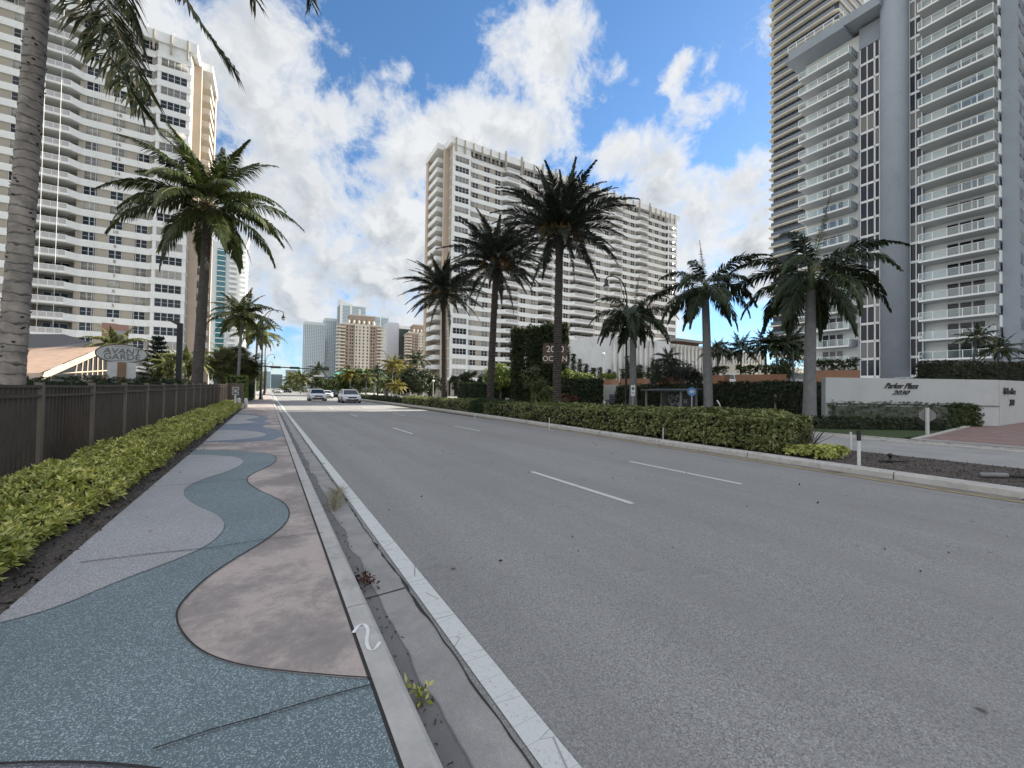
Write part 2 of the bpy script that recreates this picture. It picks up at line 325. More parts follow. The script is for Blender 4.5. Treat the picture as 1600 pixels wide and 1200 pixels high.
# sidewalk: pink concrete base, terrazzo waves, joints
SZ=.15
bb=MB(); bb.box(-1.5,.497,-4,600,-.05,SZ); bb.build('sidewalk',MATS['pink_concrete'],kind='structure')
def smooth_pts(pts,it=2):
    for _ in range(it):
        q=[pts[0]]
        for a,c_ in zip(pts,pts[1:]): q+= [a*.75+c_*.25,a*.25+c_*.75]
        q.append(pts[-1]); pts=q
    return pts
gt=[(0,975),(87,952),(187,908),(267,879),(325,854),(348,833),(352,819),(340,804),(304,790),(286,775),(290,762),(317,749),(358,737),(381,725),(379,717),(354,712),(300,711)]
tp=[(583,1062),(540,1060),(417,1049),(354,1037),(308,1017),(281,987),(274,962),(283,942),(317,908),(358,879),(417,844),(450,817),(453,796),(437,781),(400,765),(384,752),(390,742),(421,729),(433,719),(429,710),(375,704),(312,703)]
gtw=smooth_pts([G(x,y,SZ) for x,y in gt]); tpw=smooth_pts([G(x,y,SZ) for x,y in tp])
def clampx(pts,lo=-1.5,hi=.497): return [Vector((min(max(p.x,lo),hi),p.y,p.z)) for p in pts]
gtw=clampx(gtw); tpw=clampx(tpw)
def tri_sheet(name,poly,z,m):
    from mathutils.geometry import delaunay_2d_cdt
    q=[]
    for p in poly:
        p=Vector((p[0],p[1]))
        if not q or (p-q[-1]).length>.004: q.append(p)
    if (q[0]-q[-1]).length<.004: q.pop()
    vs,_,fs,*r=delaunay_2d_cdt(q,[],[list(range(len(q)))],1,1e-5)
    me=bpy.data.meshes.new(name); me.from_pydata([(v.x,v.y,z) for v in vs],[],[tuple(f) for f in fs]); me.update()
    for p in me.polygons:
        if p.normal.z<0: p.flip()
    me.materials.append(m); return link(name,me,kind='structure')
teal=[(-1.5,-4),(.497,-4)]+[(p.x,p.y) for p in tpw]+[(-1.5,tpw[-1].y)]
tri_sheet('teal_terrazzo',teal,SZ+.004,MATS['teal_aggregate'])
grey=[(-1.5,gtw[0].y-.2)]+[(p.x,p.y) for p in gtw]+[(-1.5,gtw[-1].y)]
tri_sheet('grey_terrazzo',grey,SZ+.008,MATS['grey_aggregate'])
def strip(name,pts,w_,z,m=dark):
    b=MB()
    for i in range(len(pts)-1):
        a,c_=Vector(pts[i][:2]),Vector(pts[i+1][:2]); d=(c_-a)
        if d.length<1e-5: continue
        d.normalize(); nn=Vector((-d.y,d.x))*w_/2; e=d*.002
        b.add([(*(a-nn-e),z),(*(c_-nn+e),z),(*(c_+nn+e),z),(*(a+nn-e),z)],[(0,1,2,3)])
    return b.build(name,m,kind='structure')
strip('terrazzo_joint',tpw,.010,SZ+.012); strip('terrazzo_joint',gtw,.003,SZ+.0125,mat('joint_grey',(.1,.1,.105),.9))
strip('sidewalk_joint',[G(240,1175,SZ),G(330,1145,SZ),G(400,1126,SZ),G(490,1098,SZ),G(583,1073,SZ)],.009,SZ+.016)
strip('sidewalk_joint',[G(125,881,SZ),G(230,868,SZ),G(330,858,SZ),G(417,844,SZ),G(505,834,SZ)],.011,SZ+.0165)
for yy in(8.2,11.2,14.2,17.3,20.4,23.5,26.6,29.7): strip('sidewalk_joint',[(-1.5,yy),(.497,yy-.05)],.012,SZ+.018)
# farther waves
def wave(name,pts,z,m):
    w_=clampx(smooth_pts([Vector((x,y,0)) for x,y in pts])); tri_sheet(name,[(p.x,p.y) for p in w_],z,m); 
wave('blue_terrazzo',[(-1.5,14.3),(-.6,13.8),(.2,14.1),(.497,15.5),(.4,17.5),(.0,18.6),(-.2,19.5),(.3,20.7),(-.2,22.2),(.2,24),(-.2,26.5),(-.9,29),(-1.5,30)],SZ+.004,MATS['blue_aggregate'])
wave('grey_terrazzo',[(-1.5,14.5),(-.7,14.6),(-.1,15.1),(.05,16),(-.3,17.1),(-.9,17.8),(-1.5,18.2)],SZ+.008,MATS['grey_aggregate'])
wave('grey_terrazzo',[(-1.5,20.9),(-.8,20.9),(-.35,21.7),(-.7,22.6),(-.95,23.5),(-.4,25),(-.3,26),(-.9,27.5),(-1.5,28)],SZ+.008,MATS['grey_aggregate'])
# round cover in the paving, bottom left
arc=[(-2.2+3.0*math.sin(R(a)),-.21+3.0*math.cos(R(a))) for a in range(14,56,2)]; arc=[p for p in arc if p[0]>-1.5]
tri_sheet('violet_terrazzo',[(-1.49,arc[0][1])]+arc+[(arc[-1][0],-1),(-1.49,-1)],SZ+.010,MATS['violet_aggregate'])
strip('terrazzo_joint',arc,.014,SZ+.020)
# soil strips, lawn left
S('planting_soil',rect(-3.6,-1.49,-4,46),.145,MATS['soil'])
S('lawn',rect(-60,-3.59,-10,75),.1,MATS['lawn'])
S('parking_pavement',rect(-14,-4.4,9,60),.112,mat('lot_grey',(.3,.3,.3),.85,.15,.6))
S('pavement',rect(-60,-1.5,75,1400),.12,lconc)
S('pavement',rect(-3.6,-1.5,46,75),.13,lconc)
# markings
b=MB(); b.sheet(rect(1.1,1.255,-4,900),.009); b.build('edge_line',MATS['road_paint'],kind='structure')
b=MB()
for k in range(-1,34):
    for xx in(4.86,7.79):
        y0=4.47+11.15*k
        b.sheet(rect(xx-.055,xx+.055,y0,y0+2.8),.006)
b.build('lane_dashes',MATS['road_paint'],kind='structure')
# median kerb follows a slight bend
kx=[(-12,10.95),(1.5,11.08),(4.3,11.16),(7,11.24),(10,11.35),(14,11.65),(20,12.1),(30,12.5),(40,12.8),(80,12.9),(300,12.9),(900,12.9)]
def kxy(y): return float(np.interp(y,[a for a,_ in kx],[c_ for _,c_ in kx]))
b=MB(); ys=[-12+3.05*i for i in range(30)]+[90,130,200,300,500,900]
for y0,y1 in zip(ys,ys[1:]):
    pf=[(-.0,-.03),(.015,.11),(.05,.15),(.28,.152),(.30,.13),(.30,-.03)]; k=len(pf)
    vs=[(kxy(y0)+px_,y0,pz) for px_,pz in pf]+[(kxy(y1)+px_,y1-.02,pz) for px_,pz in pf]
    b.add(vs,[(i,(i+1)%k,k+(i+1)%k,k+i) for i in range(k)]+[tuple(range(k))[::-1],tuple(range(k,2*k))])
b.build('median_kerb',conc,kind='structure')
b=MB()
for y0,y1 in zip(ys,ys[1:]): b.sheet([(kxy(y0)-.34,y0),(kxy(y0)+.005,y0),(kxy(y1)+.005,y1),(kxy(y1)-.34,y1)],.005)
b.build('median_gutter',mat('gutter_brown',(.2,.18,.15),.85,.3,2,.2,bscale=80,stain=((.06,.05,.04),1.5,.8)),kind='structure')
b=MB()
for y0,y1 in zip(ys,ys[1:]): b.sheet([(kxy(y0)-.50,y0),(kxy(y0)-.37,y0),(kxy(y1)-.37,y1),(kxy(y1)-.50,y1)],.009)
b.build('yellow_edge_line',mat('yellow_paint',(.34,.27,.14),.8,.25,6,stain=((.17,.165,.15),3,.9)),kind='structure')
b=MB()
for y0,y1 in zip(ys,ys[1:]): b.sheet([(kxy(y0)+.29,y0),(15.06,y0),(15.06,y1),(kxy(y1)+.29,y1)],.09)
b.build('median_soil',MATS['soil'],kind='structure')
# far side of the second carriageway
b=MB(); b.box(20.3,20.75,-12,900,-.03,.05); b.box(20.75,20.95,-12,900,-.03,.12); b.build('far_kerb',conc,kind='structure')
S('verge_lawn',[(20.94,5.9),(23.5,5.75),(30,6.15),(31.6,6.6),(36,12),(36,60),(20.94,60)],.13,MATS['lawn'])
S('far_pavement',rect(20.94,400,60,1400),.1,lconc)
S('far_lot',rect(36,400,-60,60),.08,lconc)
b=MB(); b.add([(20.95,5.55,.125),(20.95,-12,.125),(46,-12,.5),(46,6.5,.5),(36,6.3,.36),(30,6.0,.25),(23.4,5.6,.15)],[(0,1,2,3,4,5,6)][::1]); o=b.build('driveway',MATS['brick_pavers'],kind='structure')
b=MB(); pts=[(21.0,5.62,.15),(23.4,5.72,.18),(30,6.1,.29),(33,6.3,.35)]
for p,q in zip(pts,pts[1:]): b.add([(p[0],p[1]-.2,p[2]-.2),(p[0],p[1],p[2]-.2),(p[0],p[1],p[2]),(p[0],p[1]-.2,p[2]),(q[0],q[1]-.2,q[2]-.2),(q[0],q[1],q[2]-.2),(q[0],q[1],q[2]),(q[0],q[1]-.2,q[2])],[(0,1,2,3),(4,7,6,5),(0,4,5,1),(1,5,6,2),(2,6,7,3),(3,7,4,0)])
b.build('driveway_kerb',lconc,kind='structure')
S('driveway_apron',rect(20.75,22.3,-12,5.6),.131,mat('apron',(.3,.295,.29),.85,.12,2))
# ================================================================ VEGETATION
def frond_mesh(name,Lf,e0,droop,nl,ll,lw,mats,seed,lift=0.,sag=.5,plume=0.,twist=0.,start=.14,curl=1.25,ang=(25,62),rr=.028):
    r=np.random.RandomState(seed); K=26; s=np.linspace(0,1,K)
    th=R(e0)-R(droop)*s**curl
    ds=Lf/(K-1); px=np.concatenate([[0],np.cumsum(np.cos(th[:-1])*ds)]); pz=np.concatenate([[0],np.cumsum(np.sin(th[:-1])*ds)])
    py=twist*Lf*s**2
    V=[];F=[];MI=[]
    # rachis
    for i in range(K):
        w_=rr*(1-.85*s[i]); nx,nz=-math.sin(th[i]),math.cos(th[i])
        V+= [(px[i]+nx*w_,py[i],pz[i]+nz*w_),(px[i]-nx*w_*.6,py[i]+w_*1.1,pz[i]-nz*w_*.6),(px[i]-nx*w_*.6,py[i]-w_*1.1,pz[i]-nz*w_*.6)]
    for i in range(K-1):
        for j in range(3): F.append((i*3+j,i*3+(j+1)%3,i*3+3+(j+1)%3,i*3+3+j)); MI.append(0)
    for k in range(nl):
        t=start+(1-start)*(k+.5*r.rand())/nl
        cx,cy,cz=np.interp(t,s,px),np.interp(t,s,py),np.interp(t,s,pz); a=np.interp(t,s,th)
        T=np.array([math.cos(a),0,math.sin(a)]); U=np.array([-math.sin(a),0,math.cos(a)])
        u=(t-start)/(1-start); prof=(.45+.55*math.sin(PI*min(1,u*1.15+.12)))*(1-.55*max(0,u-.6)/.4)
        for sd_ in(-1,1):
            al=R(90-(ang[0]+(ang[1]-ang[0])*u)+r.uniform(-7,7)); Ll=ll*prof*r.uniform(.8,1.1)
            up=R(lift)+R(r.uniform(-8,8))+R(plume)*r.uniform(-1,1)
            d=T*math.cos(al)+ (np.array([0,sd_,0])*math.cos(up)+U*math.sin(up))*math.sin(al)
            d/=np.linalg.norm(d); g=np.array([0,0,-1.])
            p0=np.array([cx,cy,cz]); p1=p0+d*Ll*.5+g*Ll*.10*sag; d2=d+g*sag*r.uniform(.7,1.3); d2/=np.linalg.norm(d2); p2=p1+d2*Ll*.5
            wv=np.cross(d,np.cross(T,d)); wv=T-d*np.dot(T,d); wv/=max(1e-6,np.linalg.norm(wv)); w2=lw*.5
            b=len(V); V+=[tuple(p0-wv*w2*.5),tuple(p0+wv*w2*.5),tuple(p1+wv*w2),tuple(p1-wv*w2),tuple(p2)]
            F+=[(b,b+1,b+2,b+3),(b+3,b+2,b+4)]; MI+=[1,1]
    me=bpy.data.meshes.new(name); me.from_pydata(V,[],F); [me.materials.append(m) for m in mats]
    me.polygons.foreach_set('material_index',MI); me.update(); return me
def trunk_path(h,lean,curve=1.6,n=22): # lean=(dx,dy) at the top
    return [Vector((lean[0]*(i/n)**curve,lean[1]*(i/n)**curve,h*i/n)) for i in range(n+1)]
def trunk_mesh(path,r0,r1,m,parent,rings=.12,bulge=0,seed=0,k=14,flare=.25,rough=.03,topbulge=0,origin=LOC,name='trunk'):
    rd=random.Random(seed); n=len(path)-1; Lt=sum((path[i+1]-path[i]).length for i in range(n)); M=int(min(170,max(20,Lt/rings*2)))
    pts=[];rad=[]
    for i in range(M+1):
        t=i/M*n; a=min(int(t),n-1); p=path[a].lerp(path[a+1],t-a); pts.append(p); u=i/M
        rr_=r0+(r1-r0)*u+flare*r0*math.exp(-u*Lt/.35)+bulge*r0*math.exp(-((u-.35)/.25)**2)+topbulge*r0*max(0,(u-.9)/.1)**1.2
        rad.append(rr_*(1+(rough if i%2 else -rough)+rd.uniform(-rough,rough)*.6))
    b=MB(); b.tube(pts,rad,k); 
    vv=[]
    for x in b.v: vv.append((x[0]+rd.uniform(-1,1)*rough*r0*.5,x[1]+rd.uniform(-1,1)*rough*r0*.5,x[2]+rd.uniform(-1,1)*.012))
    b.v=vv; return b.build(name,m,parent,smooth=False if rough>.05 else True,origin=origin)
def crown(parent,center,variants,dist,seed,name='frond',scale=1,jit=12):
    # variants: list of (e0, [meshes]); dist: list of (e0 index, count, az offset)
    rd=random.Random(seed); out=[]
    for vi,cnt,off in dist:
        for k in range(cnt):
            me=rd.choice(variants[vi]); o=bpy.data.objects.new(name,me); C.objects.link(o); o.parent=parent
            az=off+360*k/cnt+rd.uniform(-jit,jit); s_=scale*rd.uniform(.88,1.08)
            o.location=center+Vector((math.cos(R(az))*.08,math.sin(R(az))*.08,rd.uniform(-.08,.08))); o.rotation_euler=Euler((R(rd.uniform(-14,14)),R(rd.uniform(-5,5)),R(az)),'XYZ'); o.scale=(s_,)*3
            out.append(o)
    return out
rach=mat('rachis',(.16,.15,.05),.6,.2,6); rachd=mat('rachis_grey',(.10,.10,.06),.6,.2,6)
lf_coco=leafmat('coconut_leaf',[(.02,.036,.009),(.045,.075,.016),(.08,.11,.026),(.14,.15,.045)],.5,.22,.45)
lf_date=leafmat('date_leaf',[(.022,.030,.022),(.042,.054,.040),(.075,.09,.066)],.5,.12,.4)
lf_royal=leafmat('royal_leaf',[(.010,.022,.008),(.024,.044,.014),(.05,.078,.024)],.5,.12,.4)
bark_c=mat('coconut_bark',(.27,.24,.21),.9,.35,4,.6,bscale=18,stain=((.07,.06,.055),1.6,.9))
bark_d=mat('date_bark',(.05,.042,.037),.95,.45,7,.9,bscale=20)
bark_r=mat('royal_bark',(.17,.17,.172),.85,.22,3,.3,bscale=20,stain=((.11,.11,.12),1.5,.7))
# ringed bark: thin dark scars across the trunk
def ringed(m,step,dk,amt):
    n=m.node_tree; b=n.nodes['Principled BSDF']; src=b.inputs['Base Color'].links[0].from_socket
    v=coord(n); s=N(n,'ShaderNodeSeparateXYZ'); L(n,v,s.inputs[0])
    z=mth(n,'ADD',s.outputs[2],mth(n,'MULTIPLY',noise(n,v,2.5,3),step*1.6)); fr=mth(n,'FRACT',mth(n,'DIVIDE',z,step))
    k=ramp(n,fr,[(.0,1.0),(.10,.9),(.2,0.0),(.96,.1),(1.0,1.0)]); k=mth(n,'MULTIPLY',k,ramp(n,noise(n,v,5,3),[(.3,amt*.3),(.6,amt)]))
    L(n,mix(n,k,src,dk),b.inputs['Base Color'])
bark_k=mat('shaded_coconut_bark',(.07,.06,.052),.9,.35,4,.6,bscale=18,stain=((.05,.042,.038),1.6,.9))  # darker bark copy: shade on the leaning trunk is put into its colour
ringed(bark_k,.17,(.03,.026,.024),.7); ringed(bark_c,.17,(.035,.03,.028),.9); ringed(bark_r,.14,(.12,.12,.125),.6)
mk=lambda nm,mats,spec,**k:[[frond_mesh(nm,L_,e,d,nl,ll,lw,mats,sd+i*17,**k) for i in range(cnt)] for (L_,e,d,nl,ll,lw,sd,cnt) in spec]
coco_v=mk('frond',[rach,lf_coco],[(4.6,80,45,95,1.0,.075,1,2),(5.4,55,75,105,1.15,.078,2,3),(5.6,28,80,105,1.2,.078,3,3),(5.4,2,70,105,1.15,.078,4,3),(4.6,-35,45,90,1.0,.075,5,2)],sag=1.1,lift=5,plume=8)
date_v=mk('frond',[rachd,lf_date],[(3.4,82,25,100,.52,.05,11,3),(3.9,62,55,110,.58,.052,12,4),(4.2,38,62,110,.66,.052,13,4),(4.1,14,52,110,.6,.052,14,4),(3.6,-12,42,100,.55,.052,15,3),(3.6,-62,22,80,.4,.045,16,2)],sag=.3,lift=20,plume=26,ang=(30,62))
royal_v=mk('frond',[rach,lf_royal],[(3.4,86,8,40,.35,.04,21,2),(3.9,48,85,130,.8,.062,22,3),(4.1,22,88,130,.85,.062,23,3),(3.9,-8,72,130,.85,.062,24,3),(3.4,-42,44,110,.8,.062,25,2)],sag=.9,lift=0,plume=42,ang=(30,66))
def coconut(name,label,base,top,r0,r1,seed,group=None,fs=1,dist=((0,4,10),(1,6,20),(2,7,0),(3,7,30),(4,4,50)),cat='palm tree',curve=1.5,bark=None):
    t=thing(name,label,cat,base,0,group); pth=trunk_path(top.z-base.z,(top.x-base.x,top.y-base.y),curve)
    trunk_mesh(pth,r0,r1,bark or bark_c,t,.16,seed=seed,flare=.35,rough=.025,k=18)
    crown(t,pth[-1],coco_v,dist,seed,scale=fs); 
    b=MB(); rd=random.Random(seed)
    for k in range(9):
        a=rd.uniform(0,2*PI); c_=pth[-1]+Vector((math.cos(a)*.3,math.sin(a)*.3,rd.uniform(-.45,-.1))); b.lathe([(.02,-.14),(.1,-.08),(.13,.02),(.08,.12),(.01,.16)],8,c=c_)
    b.build('coconut_cluster',mat('coconut_husk',(.2,.17,.05),.6,.3,8),t,True,LOC)
    b=MB() # fibre sheath at the crown base
    b.lathe([(r1*.9,-.7),(r1*1.5,-.3),(r1*1.9,.05),(r1*.8,.35)],10,c=pth[-1]); b.build('crown_sheath',mat('fibre',(.12,.09,.06),.95,.4,10,.6),t,True,LOC)
    return t
# near coconut palm on the left, its crown above the frame
nb=Vector((-3.5,9.57,.1)); nt_=P(77,-235,8.2)
np_=coconut('coconut_palm','tall coconut palm with pale scarred trunk, cut by the left edge of photo',nb,nt_,.165,.14,5,'coconut palms behind the fence',fs=.001,dist=((0,1,0),),curve=1.05)
for o in list(np_.children):
    if o.name.startswith('frond'): bpy.data.objects.remove(o)
def placed_frond(parent,pts,width,ll,lw,seed,mats,sag=.8,nl=60):
    # a frond along world points
    r=np.random.RandomState(seed); pts=[Vector(p) for p in pts]; pts=smooth_pts(pts,3); K=len(pts)
    A=np.array([tuple(p) for p in pts]); seg=np.linalg.norm(np.diff(A,axis=0),axis=1); s=np.concatenate([[0],np.cumsum(seg)]); s/=s[-1]
    b=MB(); b.tube(pts,[.035*(1-.85*x) for x in s],5,0)
    Tn=np.gradient(A,axis=0); Tn/=np.linalg.norm(Tn,axis=1)[:,None]
    for k in range(nl):
        t=.12+.88*(k+.5*r.rand())/nl; c_=np.array([np.interp(t,s,A[:,j]) for j in range(3)]); T=np.array([np.interp(t,s,Tn[:,j]) for j in range(3)]); T/=np.linalg.norm(T)
        g=np.array([0,0,-1.]); sdv=np.cross(T,g); 
        if np.linalg.norm(sdv)<.25: sdv=np.array([.8,-.5,0.])
        sdv/=np.linalg.norm(sdv); prof=.5+.5*math.sin(PI*min(1,t*1.0)); 
        for q in(-1,1):
            al=R(r.uniform(22,48)); d=T*math.cos(al)+(sdv*q*width+g*(-.1))*math.sin(al); d/=np.linalg.norm(d); Ll=ll*prof*r.uniform(.75,1.1)
            p1=c_+d*Ll*.5+g*Ll*.08; d2=d+g*sag*r.uniform(.6,1.3); d2/=np.linalg.norm(d2); p2=p1+d2*Ll*.5; wv=np.cross(d,g); wv/=np.linalg.norm(wv)+1e-6; wv=wv*.6+T*.4; w2=lw/2
            b.add([c_-wv*w2*.4,c_+wv*w2*.4,p1+wv*w2,p1-wv*w2,p2],[(0,1,2,3),(3,2,4)],1)
    return b.build('frond',mats,parent)
lf_near=leafmat('near_leaf',[(.02,.03,.008),(.05,.07,.02),(.10,.115,.04),(.20,.17,.08)],.5,.3,.4)
top=nt_
for i,(pl,ll_) in enumerate([([(100,-230,8.5),(118,-120,7.6),(136,0,7.0),(172,95,6.8),(222,172,6.8)],1.25),([(100,-230,8.5),(140,-130,7.7),(160,-20,7.2),(190,70,7.0),(236,150,7.0)],1.0),([(110,-240,8.5),(190,-150,7.6),(262,-40,7.2),(318,40,7.2),(366,108,7.4)],.75),
    ([(110,-240,8.6),(240,-200,8),(340,-110,7.8),(385,-40,7.9),(400,2,8.1)],.75),([(110,-245,8.8),(300,-230,9),(440,-120,9.2),(482,-30,9.5),(488,8,9.7)],.7),
    ([(90,-230,8.6),(150,-170,8),(178,-60,7.6),(200,10,7.5),(222,66,7.6)],.8)]):
    placed_frond(np_,[top]+[P(*q) for q in pl[1:]],1.0,ll_,.055,40+i,[rach,lf_near],.9,150)
crown(np_,top-nb,coco_v,((0,3,0),(1,5,130)),9)
# leaf litter ring: thorns of old leaf bases on the near trunk
b=MB(); rd=random.Random(2); pth=trunk_path(nt_.z-nb.z,(nt_.x-nb.x,nt_.y-nb.y),1.05)
for i in range(170):
    t=rd.random()*.97; k=int(t*22); p=pth[k].lerp(pth[min(22,k+1)],t*22-k); a=rd.uniform(0,2*PI); rr_=.165+(.14-.165)*t; d=Vector((math.cos(a),math.sin(a),0)); q=p+d*rr_
    tn=Vector((-d.y,d.x,0)); b.add([q-tn*.03,q+tn*.03,q+d*.028+Vector((0,0,.012)),q+Vector((0,0,-.03))],[(0,1,2),(0,2,3),(1,3,2)])
b.build('leaf_scars',mat('scar_dark',(.04,.034,.03),.95),np_,False,LOC)['kind']='stuff'
coconut('coconut_palm','full coconut palm with dark leaning trunk growing behind the fence, crown before left block',Vector((-3.75,31,.1)),P(326,322,26.6),.31,.22,12,'coconut palms behind the fence',fs=1.06,curve=.8,bark=bark_k,
    dist=((0,5,10),(1,8,20),(2,9,0),(3,8,30),(4,6,50)))
# date palms in the median
fruit=mat('date_stalk',(.22,.12,.03),.7,.3,10)
def date_palm(base,h,lean,r0,r1,label,seed,fs,n=1): #
    t=thing('date_palm',label,'palm tree',base,0,'date palms in the median'); pth=trunk_path(h,lean,1.2)
    trunk_mesh(pth,r0,r1,bark_d,t,.13,seed=seed,flare=.25,rough=.075,k=12,topbulge=.55)
    crown(t,pth[-1]+Vector((0,0,.25)),date_v,((0,9,0),(1,15,10),(2,16,5),(3,14,0),(4,8,20),(5,2,80+seed*40)),seed,scale=fs,jit=14)
    b=MB(); rd=random.Random(seed)
    for k in range(16):
        a=rd.uniform(0,2*PI); d=Vector((math.cos(a),math.sin(a),0)); p=pth[-1]+Vector((0,0,.3)); b.tube([p,p+d*.7+Vector((0,0,.5)),p+d*1.1+Vector((0,0,.2))],[.025,.02,.01],4)
        for q in range(8): e=d*rd.uniform(.9,1.3)+Vector((rd.uniform(-.2,.2),rd.uniform(-.2,.2),rd.uniform(-.5,.2))); b.tube([p+d*1.0+Vector((0,0,.25)),p+e+Vector((0,0,-.1))],[.012,.02],3)
    b.build('fruit_stalks',fruit,t,False,LOC)
    b=MB()
    for k in range(60):
        a=rd.uniform(0,2*PI); d=Vector((math.cos(a),math.sin(a),0)); z=rd.uniform(-.7,.2); p=pth[-1]+d*r1*1.2+Vector((0,0,z)); b.tube([p-d*.1,p+d*rd.uniform(.12,.22)+Vector((0,0,.22))],[.05,.02],4)
    b.build('boots',bark_d,t,False,LOC)
date_palm(Vector((13.9,18.4,.09)),10.4,(.15,.1),.25,.21,'tallest date palm in the median hedge, largest dark crown and stoutest trunk',1,1.05)
date_palm(Vector((13.9,26.4,.09)),10.6,(.3,-.1),.27,.22,'middle one of the three date palms standing in the median hedge',2,1.04)
date_palm(Vector((13.9,35.3,.09)),10.2,(-.1,.3),.27,.22,'smallest looking date palm, farthest along the median hedge',3,1.06)
# grey ringed palms on the far verge
def royal(base,h,lean,r0,r1,label,seed,fs,dist,group='grey ringed palms on the far verge'):
    t=thing('royal_palm',label,'palm tree',base,0,group); pth=trunk_path(h,lean,1.3)
    trunk_mesh(pth,r0,r1,bark_r,t,.14,seed=seed,flare=.45,rough=.012,k=20)
    b=MB(); tp_=pth[-1]; b.lathe([(r1,-.02),(r1*1.15,.15),(r1*.9,.6),(r1*.45,1.1),(.05,1.3)],14,c=tp_); b.build('crownshaft',mat('crownshaft',(.07,.10,.035),.5,.2,4),t,True,LOC)
    crown(t,tp_+Vector((0,0,.9)),royal_v,dist,seed,scale=fs,jit=10); return t
royal(Vector((24.3,10.4,.13)),7.1,(.12,.0),.31,.22,'nearest grey ringed palm on the verge lawn, drooping crown and upright spear leaf',31,1.12,((0,1,200),(1,4,15),(2,5,40),(3,6,10),(4,6,60)))
royal(Vector((24.3,16.1,.13)),7.7,(-.1,.2),.29,.22,'middle grey ringed palm rising right of the bus shelter',32,1.02,((0,1,20),(1,4,15),(2,5,45),(3,5,10),(4,3,60)))
royal(Vector((24.3,22.4,.13)),6.9,(.1,.2),.30,.22,'grey ringed palm beside the black street lamp, left of the bus shelter',33,1.0,((0,1,20),(1,3,35),(2,5,5),(3,6,30),(4,5,60)))
# ---- leaves in bulk
def leaf_arrays(cen,ax,n,ll,lw,spread,r,base=0):
    # n leaves around each axis; returns V,F
    M=len(cen); ax=ax/np.linalg.norm(ax,axis=1)[:,None]
    ref=np.where(np.abs(ax[:,2:3])<.9,np.array([[0,0,1.]]),np.array([[1.,0,0]])); u=np.cross(ax,ref); u/=np.linalg.norm(u,axis=1)[:,None]; v=np.cross(ax,u)
    an=(np.arange(n)[None,:]/n*2*PI+r.rand(M,1)*6.28+r.uniform(-.3,.3,(M,n))); sp=spread*r.uniform(.55,1.25,(M,n))
    d=(u[:,None]*np.cos(an)[...,None]+v[:,None]*np.sin(an)[...,None])*np.sin(sp)[...,None]+ax[:,None]*np.cos(sp)[...,None]
    sd_=np.cross(d,ax[:,None]); sd_/=np.linalg.norm(sd_,axis=2)[...,None]+1e-6; up=np.cross(sd_,d)
    l=(ll*r.uniform(.6,1.15,(M,n)))[...,None]; w_=(lw*r.uniform(.8,1.2,(M,n)))[...,None]
    c=cen[:,None]; p0=c+d*l*.08; p1=c+d*l*.5+sd_*w_*.5+up*w_*.15; p2=c+d*l-up*l*.12; p3=c+d*l*.5-sd_*w_*.5+up*w_*.15
    V=np.stack([p0,p1,p2,p3],2).reshape(-1,3); F=np.arange(len(V)).reshape(-1,4)+base; return V,F
def shell_points(x0,x1,y0,y1,z0,z1,dens,r,top=1.,round_=.12):
    A=[((x1-x0)*(y1-y0)*top,'t'),((y1-y0)*(z1-z0),'l'),((y1-y0)*(z1-z0),'r'),((x1-x0)*(z1-z0),'f'),((x1-x0)*(z1-z0),'b')]
    P_=[];Nn=[]
    for a,k in A:
        m=int(a*dens); 
        if m<=0: continue
        q=r.rand(m,3); p=np.empty((m,3)); nn=np.zeros((m,3))
        p[:,0]=x0+(x1-x0)*q[:,0]; p[:,1]=y0+(y1-y0)*q[:,1]; p[:,2]=z0+(z1-z0)*q[:,2]
        if k=='t': p[:,2]=z1; nn[:,2]=1
        if k=='l': p[:,0]=x0; nn[:,0]=-1; nn[:,2]=.35
        if k=='r': p[:,0]=x1; nn[:,0]=1; nn[:,2]=.35
        if k=='f': p[:,1]=y0; nn[:,1]=-1; nn[:,2]=.35
        if k=='b': p[:,1]=y1; nn[:,1]=1; nn[:,2]=.35
        P_.append(p);Nn.append(nn)
    P_=np.concatenate(P_);Nn=np.concatenate(Nn)
    # waviness
    wv=np.sin(P_[:,1]*2.3+P_[:,0]*1.7)*.04+np.sin(P_[:,1]*5.1+P_[:,2]*4)*.03+np.sin(P_[:,1]*.9)*.03
    e=np.minimum(np.minimum(P_[:,0]-x0,x1-P_[:,0]),round_)/round_; tz=np.clip((P_[:,2]-(z1-round_))/round_,0,1)
    P_[:,2]-=(1-e)*tz*round_*.7
    nl=Nn/np.linalg.norm(Nn,axis=1)[:,None]
    P_+=nl*(wv[:,None]+r.uniform(-.15,.07,(len(P_),1))*min(1,(z1-z0)/.5))*1.0
    Nn=nl+r.normal(0,.45,nl.shape)+np.array([0,0,.25]); return P_,Nn
